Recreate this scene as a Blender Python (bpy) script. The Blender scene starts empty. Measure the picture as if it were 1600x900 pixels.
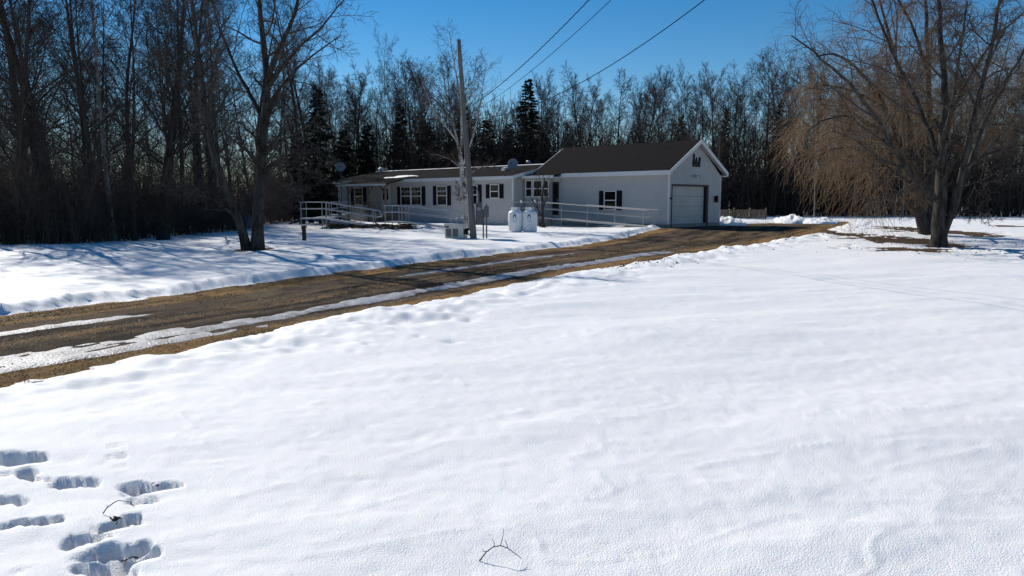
import bpy, math, random
import numpy as np
from mathutils import Vector
S = bpy.context.scene
COL = S.collection
R = math.radians
# ------------------------------------------------------------------ camera, sky, sun
F = 1164.0; YH = 311.0; CZ = 1.7
PITCH = math.atan((450 - YH) / F)
cam = bpy.data.cameras.new('camera'); cam_o = bpy.data.objects.new('camera', cam); COL.objects.link(cam_o)
cam.sensor_width = 36; cam.lens = 36 * F / 1600; cam.clip_start = 0.05; cam.clip_end = 6000
cam_o.location = (0, 0, CZ); cam_o.rotation_euler = (math.pi / 2 - PITCH, 0, 0)
S.camera = cam_o
SUN_AZ = R(133.5)       # direction towards the sun, measured from +x counter-clockwise
SUN_EL = R(36)
W = bpy.data.worlds.new('World'); S.world = W; W.use_nodes = True
nt = W.node_tree; nt.nodes.clear()
sky = nt.nodes.new('ShaderNodeTexSky'); sky.sky_type = 'NISHITA'; sky.sun_disc = False
sky.sun_elevation = SUN_EL; sky.sun_rotation = R(90) - SUN_AZ
sky.air_density = 1.0; sky.dust_density = 0.0; sky.ozone_density = 2.0; sky.altitude = 800
bg = nt.nodes.new('ShaderNodeBackground'); bg.inputs[1].default_value = 0.092
wo = nt.nodes.new('ShaderNodeOutputWorld')
hs = nt.nodes.new('ShaderNodeHueSaturation'); hs.inputs['Saturation'].default_value = 1.45
nt.links.new(sky.outputs[0], hs.inputs['Color']); nt.links.new(hs.outputs[0], bg.inputs[0]); nt.links.new(bg.outputs[0], wo.inputs[0])
sl = bpy.data.lights.new('sun', 'SUN'); sl.energy = 5.0; sl.angle = R(0.53); sl.color = (1, 0.945, 0.865)
so = bpy.data.objects.new('sun', sl); COL.objects.link(so)
sd = Vector((math.cos(SUN_AZ) * math.cos(SUN_EL), math.sin(SUN_AZ) * math.cos(SUN_EL), math.sin(SUN_EL)))
so.rotation_euler = sd.to_track_quat('Z', 'Y').to_euler(); so.location = (-20, 20, 30)
S.view_settings.view_transform = 'Standard'; S.view_settings.look = 'None'
S.view_settings.exposure = 0.06; S.view_settings.gamma = 1

# ------------------------------------------------------------------ photo pixel -> place
cp, sp = math.cos(PITCH), math.sin(PITCH)
def ray(u, v):
    r = (u - 800) / F; up = -(v - 450) / F
    return np.array([r, cp + up * sp, -sp + up * cp])
def gp(u, v, z=0.0):
    d = ray(u, v); t = (z - CZ) / d[2]
    return np.array([d[0] * t, d[1] * t, z])
def at(u, v, D):
    d = ray(u, v); return np.array([d[0] / d[1] * D, D, CZ + d[2] / d[1] * D])

# ------------------------------------------------------------------ helpers
def tag(o, label=None, cat=None, group=None, kind=None):
    if label: o['label'] = label
    if cat: o['category'] = cat
    if group: o['group'] = group
    if kind: o['kind'] = kind
    return o
def link(name, me, mat=None, parent=None, loc=None):
    o = bpy.data.objects.new(name, me); COL.objects.link(o)
    if mat is not None and me is not None and not me.materials: me.materials.append(mat)
    if parent is not None: o.parent = parent
    if loc is not None: o.location = loc
    return o
def empty(name, loc=(0, 0, 0), rz=0.0):
    o = bpy.data.objects.new(name, None); COL.objects.link(o)
    o.location = loc; o.rotation_euler = (0, 0, rz); o.empty_display_size = .3
    return o
def np_mesh(name, V, Q, smooth=True):
    """V (n,3), Q (m,k) with k = 3 or 4, or a list of such arrays"""
    Qs = [np.asarray(q, dtype=np.int32) for q in (Q if isinstance(Q, list) else [Q]) if len(q)]
    me = bpy.data.meshes.new(name)
    V = np.asarray(V, dtype=np.float32)
    me.vertices.add(len(V)); me.vertices.foreach_set('co', V.ravel())
    loops = np.concatenate([q.ravel() for q in Qs]); tot = np.concatenate([np.full(len(q), q.shape[1], np.int32) for q in Qs])
    st = np.concatenate([[0], np.cumsum(tot)[:-1]]).astype(np.int32)
    me.loops.add(len(loops)); me.loops.foreach_set('vertex_index', loops)
    me.polygons.add(len(tot)); me.polygons.foreach_set('loop_start', st); me.polygons.foreach_set('loop_total', tot)
    me.polygons.foreach_set('use_smooth', np.full(len(tot), smooth))
    me.update(calc_edges=True); me.validate()
    return me
class MB:
    """collects shapes into one mesh"""
    def __init__(s): s.v = []; s.f = []; s.n = 0
    def add(s, V, Fs):
        V = [tuple(p) for p in V]
        s.v += V; s.f += [tuple(i + s.n for i in f) for f in Fs]; s.n += len(V); return s
    def box(s, x0, x1, y0, y1, z0, z1):
        return s.add([(x0,y0,z0),(x1,y0,z0),(x1,y1,z0),(x0,y1,z0),(x0,y0,z1),(x1,y0,z1),(x1,y1,z1),(x0,y1,z1)],
                     [(0,3,2,1),(4,5,6,7),(0,1,5,4),(1,2,6,5),(2,3,7,6),(3,0,4,7)])
    def prism(s, poly, y0, y1, ax='y'):
        """poly of (a,z); extruded along y (a=x) or along x (a=y)"""
        n = len(poly)
        mk = (lambda a, z, e: (a, e, z)) if ax == 'y' else (lambda a, z, e: (e, a, z))
        V = [mk(a, z, y0) for a, z in poly] + [mk(a, z, y1) for a, z in poly]
        return s.add(V, [tuple(range(n)), tuple(range(2 * n - 1, n - 1, -1))] + [(i, (i + 1) % n, n + (i + 1) % n, n + i)[::-1] for i in range(n)])
    def tube(s, pts, r, sides=8, cap=True):
        P = np.array(pts, float)[None]; n = P.shape[1]
        rr = np.array(r if hasattr(r, '__len__') else [r] * n, float)[None]
        V, Q = tubes(P, rr, sides)
        Fs = [tuple(q) for q in Q]
        if cap: Fs += [tuple(range(sides))[::-1], tuple(range((n - 1) * sides, n * sides))]
        return s.add(V, Fs)
    def lathe(s, prof, cx=0, cy=0, seg=20):
        V = []; Fs = []
        for r, z in prof:
            for k in range(seg):
                a = 2 * math.pi * k / seg; V.append((cx + r * math.cos(a), cy + r * math.sin(a), z))
        for i in range(len(prof) - 1):
            for k in range(seg):
                k2 = (k + 1) % seg; Fs.append((i * seg + k, i * seg + k2, (i + 1) * seg + k2, (i + 1) * seg + k))
        Fs.append(tuple(range(seg))[::-1]); Fs.append(tuple(range((len(prof) - 1) * seg, len(prof) * seg)))
        return s.add(V, Fs)
    def mesh(s, name, smooth=False):
        me = bpy.data.meshes.new(name); me.from_pydata(s.v, [], s.f); me.update()
        if smooth: me.polygons.foreach_set('use_smooth', [True] * len(me.polygons))
        return me
    def build(s, name, mat, parent=None, smooth=False, loc=None, bevel=0):
        o = link(name, s.mesh(name, smooth), mat, parent, loc)
        if bevel:
            m = o.modifiers.new('bevel', 'BEVEL'); m.width = bevel; m.segments = 2; m.limit_method = 'ANGLE'
        return o
def tubes(P, Rr, sides):
    """P (m,n,3), Rr (m,n) -> verts, quads"""
    m, n, _ = P.shape
    T = np.gradient(P, axis=1) if n > 2 else np.repeat((P[:, 1:] - P[:, :1]), 2, axis=1)
    T /= np.linalg.norm(T, axis=2, keepdims=True) + 1e-9
    mean = np.abs(T.mean(axis=1)); ref = np.zeros((m, 3)); ref[np.arange(m), mean.argmin(axis=1)] = 1
    N = np.cross(T, ref[:, None, :]); N /= np.linalg.norm(N, axis=2, keepdims=True) + 1e-9
    B = np.cross(T, N)
    a = np.arange(sides) * 2 * math.pi / sides
    V = P[:, :, None, :] + Rr[:, :, None, None] * (np.cos(a)[None, None, :, None] * N[:, :, None, :] + np.sin(a)[None, None, :, None] * B[:, :, None, :])
    i = np.arange(n - 1)[:, None]; k = np.arange(sides)[None, :]; k2 = (k + 1) % sides
    q = np.stack([i * sides + k + 0 * i, i * sides + k2, (i + 1) * sides + k2, (i + 1) * sides + k], axis=-1).reshape(-1, 4)
    Q = (np.arange(m)[:, None, None] * (n * sides) + q[None]).reshape(-1, 4)
    return V.reshape(-1, 3), Q
def sstep(a, b, x):
    t = np.clip((x - a) / (b - a), 0, 1); return t * t * (3 - 2 * t)
def vnoise(x, y, seed=0):
    xi = np.floor(x).astype(np.int64); yi = np.floor(y).astype(np.int64); xf = x - xi; yf = y - yi
    def h(a, b):
        n = (a * 374761393 + b * 668265263 + seed * 144665) & 0x7fffffff
        n = ((n ^ (n >> 13)) * 1274126177) & 0x7fffffff
        return ((n ^ (n >> 16)) & 0xffff) / 32767.5 - 1
    u = xf * xf * xf * (xf * (xf * 6 - 15) + 10); w = yf * yf * yf * (yf * (yf * 6 - 15) + 10)
    return (h(xi, yi) * (1 - u) + h(xi + 1, yi) * u) * (1 - w) + (h(xi, yi + 1) * (1 - u) + h(xi + 1, yi + 1) * u) * w
def fbm(x, y, seed=0, o=3):
    s = 0; a = 1
    for i in range(o):
        s = s + a * vnoise(x * 2 ** i + 17.3 * i, y * 2 ** i - 9.1 * i, seed + i); a *= .5
    return s

# ------------------------------------------------------------------ materials
def mat(name, col=(.5, .5, .5), rough=.7, metal=0.0, var=0.0, scale=5.0, col2=None, bump=0.0, bscale=None, spec=None, coords='Object', stretch=None):
    m = bpy.data.materials.new(name); m.use_nodes = True
    n = m.node_tree.nodes; l = m.node_tree.links; b = n['Principled BSDF']
    b.inputs['Base Color'].default_value = (*col, 1); b.inputs['Roughness'].default_value = rough; b.inputs['Metallic'].default_value = metal
    if spec is None and rough >= .8: spec = .08
    if spec is not None: b.inputs['Specular IOR Level'].default_value = spec
    tc = n.new('ShaderNodeTexCoord'); mp = n.new('ShaderNodeMapping'); l.new(tc.outputs[coords], mp.inputs[0])
    if stretch: mp.inputs['Scale'].default_value = stretch
    if col2 is not None:
        nz = n.new('ShaderNodeTexNoise'); nz.inputs['Scale'].default_value = scale; nz.inputs['Detail'].default_value = 5; nz.inputs['Roughness'].default_value = .65
        l.new(mp.outputs[0], nz.inputs['Vector'])
        cr = n.new('ShaderNodeValToRGB'); cr.color_ramp.elements[0].position = .35; cr.color_ramp.elements[1].position = .68
        cr.color_ramp.elements[0].color = (*col, 1); cr.color_ramp.elements[1].color = (*col2, 1)
        l.new(nz.outputs[0], cr.inputs[0]); l.new(cr.outputs[0], b.inputs['Base Color'])
    if bump:
        nb = n.new('ShaderNodeTexNoise'); nb.inputs['Scale'].default_value = bscale or scale * 3; nb.inputs['Detail'].default_value = 6
        l.new(mp.outputs[0], nb.inputs['Vector'])
        bp = n.new('ShaderNodeBump'); bp.inputs['Strength'].default_value = bump; bp.inputs['Distance'].default_value = .02
        l.new(nb.outputs[0], bp.inputs['Height']); l.new(bp.outputs[0], b.inputs['Normal'])
    return m
M = {}
M['siding'] = mat('vinyl_siding', (.39, .40, .41), .55, col2=(.44, .445, .45), scale=1.5)
M['skirt'] = mat('skirting', (.35, .37, .405), .6, col2=(.40, .42, .45), scale=2)
M['trim'] = mat('white_trim', (.66, .67, .68), .5, col2=(.60, .61, .62), scale=3)
M['shutter'] = mat('black_shutter', (.008, .008, .01), .7, spec=.12)
M['shingle'] = mat('roof_shingles', (.013, .0125, .0125), .95, col2=(.022, .021, .021), scale=9, bump=.5, bscale=40, spec=.02)
M['glass'] = mat('window_glass', (.006, .007, .009), .06, spec=.35)
M['curtain'] = mat('pale_curtain', (.35, .35, .36), .8, col2=(.2, .2, .21), scale=8)
M['wood'] = mat('weathered_wood', (.13, .10, .075), .85, col2=(.22, .18, .14), scale=6, stretch=(1, 1, .15))
M['deck'] = mat('deck_boards', (.16, .14, .12), .85, col2=(.24, .22, .2), scale=5)
M['alu'] = mat('aluminium', (.40, .41, .42), .5, .6, col2=(.34, .35, .36), scale=6)
M['door'] = mat('garage_door_paint', (.46, .47, .48), .5, col2=(.40, .41, .42), scale=2)
M['dark'] = mat('dark_trim', (.018, .014, .013), .6)
M['black'] = mat('black_metal', (.010, .010, .011), .6, spec=.15)
M['tank'] = mat('tank_paint', (.80, .81, .82), .35, col2=(.74, .75, .76), scale=2)
M['blue'] = mat('dark_blue_print', (.015, .03, .09), .5)
M['greyprint'] = mat('grey_print', (.28, .30, .34), .5)
M['pole'] = mat('pole_wood', (.11, .10, .095), .9, col2=(.21, .195, .185), scale=7, bump=.6, stretch=(1, 1, .06))
M['meter'] = mat('grey_meter_paint', (.11, .112, .115), .6, .1, col2=(.08, .082, .085), scale=4)
M['gen'] = mat('beige_enclosure', (.52, .52, .49), .5, col2=(.46, .46, .44), scale=3)
M['louver'] = mat('louver_grey', (.13, .13, .13), .6)
M['dish'] = mat('dish_grey', (.22, .24, .27), .5)
M['wire'] = mat('wire', (.010, .010, .011), .9, spec=.03)
M['bark'] = mat('bark_grey', (.020, .017, .015), .95, col2=(.095, .083, .073), scale=7, bump=.9, bscale=18, stretch=(1, 1, .25))
M['barkd'] = mat('bark_dark', (.030, .026, .024), .95, col2=(.070, .060, .055), scale=8, bump=.8, bscale=18, stretch=(1, 1, .25))
M['twig'] = mat('twigs_grey', (.055, .046, .041), .9, col2=(.095, .080, .070), scale=2)
M['twigd'] = mat('twigs_dark', (.034, .028, .026), .9, col2=(.062, .051, .046), scale=2)
M['twigr'] = mat('twigs_brown', (.055, .040, .032), .9, col2=(.095, .069, .054), scale=2)
M['willow'] = mat('willow_twigs', (.16, .105, .062), .8, col2=(.27, .185, .115), scale=1.2)
M['birch'] = mat('birch_bark', (.60, .57, .52), .8, col2=(.10, .085, .075), scale=4, stretch=(1, 1, 2.2))
M['birchfar'] = mat('birch_bark_grey', (.28, .26, .24), .85, col2=(.08, .07, .065), scale=4, stretch=(1, 1, 1.5))
M['needle'] = mat('conifer_needles', (.010, .016, .010), .85, col2=(.024, .034, .020), scale=3)
M['brush'] = mat('brush_stems', (.050, .041, .037), .95, col2=(.12, .098, .086), scale=.8)
M['brushfar'] = mat('far_wood_stems', (.030, .026, .023), .95, col2=(.068, .057, .050), scale=.35)
M['soil'] = mat('leaf_litter', (.045, .030, .020), .95, col2=(.13, .085, .05), scale=14, bump=.9, bscale=30)
M['grass'] = mat('dead_grass', (.27, .175, .08), .85, col2=(.48, .34, .18), scale=1.7)
M['tarp'] = mat('grey_tarp', (.07, .085, .11), .7, col2=(.11, .13, .16), scale=2)
M['post'] = mat('post_black', (.015, .015, .016), .7)
M['brushpile'] = mat('brush_pile', (.06, .04, .028), .9, col2=(.15, .10, .065), scale=3)
M['stone'] = mat('gravel_stone', (.10, .09, .08), .9, col2=(.22, .20, .18), scale=3)

def snow_mat():
    m = mat('snow', (.885, .878, .862), .55, spec=.25); n = m.node_tree.nodes; l = m.node_tree.links; b = n['Principled BSDF']
    tc = n.new('ShaderNodeTexCoord')
    a = n.new('ShaderNodeTexNoise'); a.inputs['Scale'].default_value = 120; a.inputs['Detail'].default_value = 4
    c = n.new('ShaderNodeTexNoise'); c.inputs['Scale'].default_value = 9; c.inputs['Detail'].default_value = 6; c.inputs['Roughness'].default_value = .6
    for x in (a, c): l.new(tc.outputs['Object'], x.inputs['Vector'])
    b.inputs['Subsurface Weight'].default_value = .35; b.inputs['Subsurface Radius'].default_value = (.5, .7, 1.0); b.inputs['Subsurface Scale'].default_value = .04
    b1 = n.new('ShaderNodeBump'); b1.inputs['Strength'].default_value = .65; b1.inputs['Distance'].default_value = .018
    b2 = n.new('ShaderNodeBump'); b2.inputs['Strength'].default_value = .14; b2.inputs['Distance'].default_value = .035
    l.new(a.outputs[0], b1.inputs['Height']); l.new(c.outputs[0], b2.inputs['Height']); l.new(b1.outputs[0], b2.inputs['Normal']); l.new(b2.outputs[0], b.inputs['Normal'])
    return m
M['snow'] = snow_mat()
def drive_mat():
    m = mat('gravel_and_dead_grass', (.1, .09, .08), .95); n = m.node_tree.nodes; l = m.node_tree.links; b = n['Principled BSDF']
    at_ = n.new('ShaderNodeAttribute'); at_.attribute_name = 'grassy'
    tc = n.new('ShaderNodeTexCoord')
    def noise(sc, det=6):
        x = n.new('ShaderNodeTexNoise'); x.inputs['Scale'].default_value = sc; x.inputs['Detail'].default_value = det; x.inputs['Roughness'].default_value = .7
        l.new(tc.outputs['Object'], x.inputs['Vector']); return x
    def ramp(src, c0, c1, p0=.3, p1=.7):
        r = n.new('ShaderNodeValToRGB'); r.color_ramp.elements[0].position = p0; r.color_ramp.elements[1].position = p1
        r.color_ramp.elements[0].color = (*c0, 1); r.color_ramp.elements[1].color = (*c1, 1); l.new(src, r.inputs[0]); return r
    g1 = ramp(noise(28).outputs[0], (.030, .023, .017), (.15, .118, .085))
    g2 = ramp(noise(20).outputs[0], (.10, .058, .024), (.36, .235, .105))
    n3 = noise(3.5, 8)
    ad = n.new('ShaderNodeMath'); ad.operation = 'ADD'; l.new(n3.outputs[0], ad.inputs[0]); l.new(at_.outputs['Fac'], ad.inputs[1])
    k = n.new('ShaderNodeMapRange'); k.inputs[1].default_value = .85; k.inputs[2].default_value = 1.15; l.new(ad.outputs[0], k.inputs[0])
    mx = n.new('ShaderNodeMix'); mx.data_type = 'RGBA'; l.new(k.outputs[0], mx.inputs[0]); l.new(g1.outputs[0], mx.inputs[6]); l.new(g2.outputs[0], mx.inputs[7])
    a2_ = n.new('ShaderNodeAttribute'); a2_.attribute_name = 'streak'
    sr = ramp(a2_.outputs['Fac'], (.35, .33, .32), (1.55, 1.42, 1.25), .2, .8)
    ml = n.new('ShaderNodeMix'); ml.data_type = 'RGBA'; ml.blend_type = 'MULTIPLY'; ml.inputs[0].default_value = 1.0
    l.new(mx.outputs[2], ml.inputs[6]); l.new(sr.outputs[0], ml.inputs[7]); l.new(ml.outputs[2], b.inputs['Base Color'])
    bp = n.new('ShaderNodeBump'); bp.inputs['Strength'].default_value = 1.0; bp.inputs['Distance'].default_value = .05
    l.new(noise(35).outputs[0], bp.inputs['Height']); l.new(bp.outputs[0], b.inputs['Normal'])
    return m
M['drive'] = drive_mat()
M['ice'] = mat('ice', (.17, .16, .155), .45, col2=(.47, .475, .49), scale=5, bump=.9, bscale=30, spec=.3)

# ------------------------------------------------------------------ terrain
SD = .16                                           # snow depth
def g_top(x, y): return .22 * sstep(30, 42, y) * sstep(2, 9, x)
PATCH = [(1302, 366, 22, 4), (1395, 372.5, 62, 4.2), (1425, 388, 68, 2.6), (1412, 361.5, 45, 2.4), (1475, 381, 30, 4), (395, 388, 30, 2.4), (1590, 358, 25, 1.5), (1500, 366, 50, 2)]
def patch_q(X, Y, p):
    u, v, du, dv = p; dv = dv * 1.6; c = gp(u, v, .03); rx = abs(gp(u + du, v, .03)[0] - c[0]); ry = abs(gp(u, v - dv, .03)[1] - gp(u, v + dv, .03)[1]) / 2
    return np.sqrt(((X - c[0]) / rx) ** 2 + ((Y - c[1]) / ry) ** 2)
def lift(X, Y):
    m = np.zeros(np.shape(X))
    for p in PATCH: m = np.maximum(m, 1 - sstep(.9, 2.4, patch_q(X, Y, p)))
    return SD * .85 * m
def soil_z(x, y): return g_top(x, y) - SD + lift(x, y)
def gpt(u, v, off=0.0):
    p = gp(u, v, 0.0)
    for _ in range(6): p = gp(u, v, float(g_top(p[0], p[1])) + off)
    return p
def xyz(u, v): p = gpt(u, v); return p
NEAR = [(0, 601), (105, 579), (210, 561), (315, 540), (420, 521), (560, 495), (740, 460), (900, 427), (987, 413), (1075, 399), (1162, 386), (1250, 372), (1294, 359), (1330, 350)]
FAR = [(0, 503), (105, 490), (224, 474), (315, 464), (385, 452), (560, 428), (760, 403), (900, 388), (966, 377), (1036, 360), (1060, 354), (1125, 352), (1185, 350), (1270, 348.5), (1325, 347)]
near = np.array([gpt(u, v, -SD)[:2] for u, v in NEAR]); far = np.array([gpt(u, v, -SD)[:2] for u, v in FAR])
def ext(P):
    d = P[0] - P[1]; d = d / np.linalg.norm(d)
    return np.vstack([P[0] + d * 14, P])
near = ext(near); far = ext(far)
def pdist(X, Y, P):
    best = np.full(X.shape, 1e9)
    for a, b in zip(P[:-1], P[1:]):
        d = b - a; t = np.clip(((X - a[0]) * d[0] + (Y - a[1]) * d[1]) / (d @ d), 0, 1)
        best = np.minimum(best, (X - a[0] - t * d[0]) ** 2 + (Y - a[1] - t * d[1]) ** 2)
    return np.sqrt(best)
POLY = np.vstack([near, far[::-1]])
def inside(X, Y, P=POLY):
    c = np.zeros(X.shape, bool); n = len(P)
    for i in range(n):
        a = P[i]; b = P[(i + 1) % n]
        if a[1] == b[1]: continue
        c ^= ((a[1] > Y) != (b[1] > Y)) & (X < (b[0] - a[0]) * (Y - a[1]) / (b[1] - a[1]) + a[0])
    return c
# holes trodden into the foreground snow: (u1,v1,u2,v2, half width m, depth share, soil shows)
HOLES = [(-60, 722, 52, 718, .10, 1.3), (84, 752, 150, 749, .055, .75), (206, 757, 264, 757, .075, .95), (215, 775, 240, 778, .05, .6),
         (-60, 822, 20, 818, .06, .8), (30, 814, 92, 812, .06, 1.3), (168, 820, 200, 812, .05, 1.4), (132, 838, 165, 832, .06, .85), (150, 858, 205, 850, .085, .92),
         (140, 884, 185, 882, .07, .85), (190, 872, 215, 862, .05, 1.3), (-40, 782, 28, 780, .05, .85), (40, 742, 70, 750, .05, .6), (20, 893, 55, 880, .035, .3),
         (165, 715, 190, 713, .03, .2), (160, 703, 190, 700, .03, .18), (175, 732, 205, 728, .03, .15), (0, 742, 40, 738, .06, .45)]
rs = np.random.RandomState(5)
HP = [(gp(a, b)[:2], gp(c, d)[:2], w * .80, k) for a, b, c, d, w, k in HOLES]
DENT = []
for i in range(230):                                # scuffed snow and old tracks along the near side of the drive
    s = rs.rand() ** .7; i0 = 4 + s * 7; k = int(i0); p = near[k] * (1 - (i0 - k)) + near[k + 1] * (i0 - k)
    DENT.append((p + np.array([.86, -.5]) * (.25 + abs(rs.normal(0, 1.1))), .05 + .08 * rs.rand(), .012 + .03 * rs.rand()))
for i in range(22):
    DENT.append((gp(440 + i * 24 + rs.normal(0, 8), 700 - i * 3.5 + rs.normal(0, 6))[:2], .05 + .05 * rs.rand(), .003 + .005 * rs.rand()))
def snow_thick(X, Y):
    r = np.hypot(X, Y)
    T = SD - lift(X, Y) + .038 * fbm((X + .5 * Y) / 3.4, (Y - .3 * X) / 1.5, 3, 3) + .0065 * fbm((X + .5 * Y) / .9, (Y - .3 * X) / .34, 8, 3) * sstep(60, 15, r) + .0035 * fbm(X / .12, Y / .10, 21, 2) + .010 * np.maximum(0, 1 - 9 * np.abs(fbm((X + .6 * Y) / 1.5, (Y - .35 * X) / .5, 205, 2) - .25)) * sstep(16, 6, r) * .6 * sstep(14, 4, r)
    dn = pdist(X, Y, near); df = pdist(X, Y, far); ins = inside(X, Y)
    nn = fbm(X / .7, Y / .7, 31, 4)
    isnear = (dn < df) & ~ins
    fn = sstep(-.40, 1.0, dn + .22 * nn); ff = .26 * sstep(-.05, .35, df + .14 * nn - .08) + .74 * sstep(.55, .85, df + .16 * nn)
    f = np.where(ins, 0, np.where(isnear, fn, ff))
    # ploughed lumps on both edges
    lump = np.maximum(0, fbm(X / .45, Y / .45, 44, 3))
    bank = np.where(isnear, .085 * np.exp(-((dn - .9) / .7) ** 2) * sstep(17, 27, Y),   .05 * np.exp(-((df - .95) / .22) ** 2)) * np.where(ins, 0, 1)
    T = T + np.where(ins | isnear, 0, .038 * np.exp(-((df - .7) / .30) ** 2) * fbm(X / .18, Y / .18, 47, 3)) + bank * (.35 + lump) + np.where(isnear, .05 * np.exp(-((dn - 1.0) / 1.0) ** 2) * fbm(X / .35, Y / .35, 51, 2), 0)
    T = T * f - .03 * (1 - f)
    for c, rad, dep in DENT:
        q = ((X - c[0]) ** 2 + (Y - c[1]) ** 2) / rad ** 2; sel = q < 6
        T[sel] -= dep * np.exp(-q[sel])
    for p_ in PATCH:
        q = patch_q(X, Y, p_) + .75 * fbm(X / .75, Y / .4, 63, 5)
        k = sstep(.75, 1.25, q); T = T * k - .03 * (1 - k)
    nh = .026 * fbm(X / .16, Y / .16, 71, 2) + .007 * fbm(X / .03, Y / .03, 75, 2)
    X0_, Y0_ = X, Y; X = X0_ + .045 * fbm(X0_ / .19, Y0_ / .19, 171, 2); Y = Y0_ + .040 * fbm(X0_ / .17, Y0_ / .17, 177, 3)
    for a, b, w, k in HP:
        d = b - a; t = np.clip(((X - a[0]) * d[0] + (Y - a[1]) * d[1]) / (d @ d), 0, 1)
        q = np.hypot(X - a[0] - t * d[0], Y - a[1] - t * d[1]) + nh
        sel = q < w * 1.8; up_ = (Y - a[1] - t * d[1])[sel] > 0
        e = 1 - sstep(np.where(up_, w * .68, w * .10), np.where(up_, w * 1.10, w * 1.5), q[sel])
        T[sel] = T[sel] - e * SD * min(k, 1.1) * .62 * (1 + .30 * fbm(X[sel] / .09, Y[sel] / .09, 5, 2)) + e * .022 * np.maximum(0, fbm(X[sel] / .045, Y[sel] / .045, 79, 2))
    return T
def polar(angs, rings):
    A, Rg = np.meshgrid(angs, rings); X = (Rg * np.sin(A)); Y = (Rg * np.cos(A))
    n, m = X.shape; i = np.arange(n - 1)[:, None]; k = np.arange(m)[None, :]; k2 = (k + 1) % m
    Q = np.stack([i * m + k, i * m + k2, (i + 1) * m + k2, (i + 1) * m + k], -1).reshape(-1, 4)[:, ::-1]
    return X, Y, Q
def sheet(name, angs, rings, zf, material):
    X, Y, Q = polar(angs, rings); Z = zf(X.ravel(), Y.ravel())
    V = np.stack([X.ravel(), Y.ravel(), Z], 1); m = len(angs)
    c = len(V); V = np.vstack([V, [[0, 0, zf(np.array([0.]), np.array([0.]))[0]]]])
    tri = np.stack([np.full(m, c), (np.arange(m) + 1) % m, np.arange(m)], 1)
    return tag(link(name, np_mesh(name, V, [Q, tri]), material), kind='structure')
fine = np.radians(np.linspace(-40, 40, 545)); coarse = np.radians(np.linspace(41, 319, 72)[1:-1])
angs = np.concatenate([fine, coarse])
rings = np.concatenate([[.8, 1.6], np.geomspace(2.4, 70, 440), np.geomspace(72, 4000, 40)])
sheet('snow', angs, rings, lambda X, Y: soil_z(X, Y) + snow_thick(X, Y), M['snow'])
sheet('ground', np.concatenate([np.radians(np.linspace(-41, 41, 160)), coarse]), np.concatenate([[.8, 1.6], np.geomspace(2.3, 70, 140), np.geomspace(74, 4000, 30)]), soil_z, M['soil'])

# driveway strip between its two edges
def resample(P, n):
    s = np.concatenate([[0], np.cumsum(np.linalg.norm(np.diff(P, axis=0), axis=1))]); t = np.linspace(0, s[-1], n)
    return np.stack([np.interp(t, s, P[:, 0]), np.interp(t, s, P[:, 1])], 1), t
NS, NA = 420, 64
a_, sa = resample(near, NS)
fd, _ = resample(far, 3000)
idx = np.maximum.accumulate([int(np.argmin(((fd - p) ** 2).sum(1))) for p in a_])
idx[-30:] = np.maximum(idx[-30:], np.linspace(idx[-30], 2999, 30).astype(int))
b_ = fd[idx]
ker = np.ones(9) / 9
for c in (0, 1): b_[4:-4, c] = np.convolve(b_[:, c], ker, 'valid')
wide = (b_ - a_) / (np.linalg.norm(b_ - a_, axis=1, keepdims=True) + 1e-6)
a2 = a_ - wide * 1.0; b2 = b_ + wide * .6
t = np.linspace(0, 1, NA)
DX = a2[:, None, 0] * (1 - t) + b2[:, None, 0] * t; DY = a2[:, None, 1] * (1 - t) + b2[:, None, 1] * t
dnr = pdist(DX, DY, near); dfr = pdist(DX, DY, far); across = dnr / (dnr + dfr + 1e-6)
ALONG = np.repeat(sa[:, None], NA, 1)
DZ = soil_z(DX, DY) + .022 + .02 * np.exp(-((across - .48) / .16) ** 2) + .008 * fbm(DX / .3, DY / .3, 5, 3)
gridQ = (np.arange(NS - 1)[:, None] * NA + np.arange(NA - 1)[None, :]).reshape(-1)
gridQ = np.stack([gridQ, gridQ + NA, gridQ + NA + 1, gridQ + 1], 1)
dme = np_mesh('driveway', np.stack([DX, DY, DZ], -1).reshape(-1, 3), gridQ)
tot_w = dnr + dfr
grassy = np.clip(.95 * np.exp(-(dnr / (.5 + .7 * sstep(14, 26, DY))) ** 2) + .95 * np.exp(-(dfr / .6) ** 2) + .42 * np.exp(-((across - .48) / .12) ** 2), 0, 1)
grassy = np.where(inside(DX, DY), grassy, .9)
st_ = .5 + .5 * np.clip(fbm(ALONG / 2.2, across * 22, 131, 4) * .8 + .35 * fbm(DX / .25, DY / .25, 137, 3), -1, 1)
at2 = dme.attributes.new('streak', 'FLOAT', 'POINT'); at2.data.foreach_set('value', st_.ravel().astype(np.float32))
att = dme.attributes.new('grassy', 'FLOAT', 'POINT'); att.data.foreach_set('value', grassy.ravel().astype(np.float32))
tag(link('driveway', dme, M['drive']), kind='structure')
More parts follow.
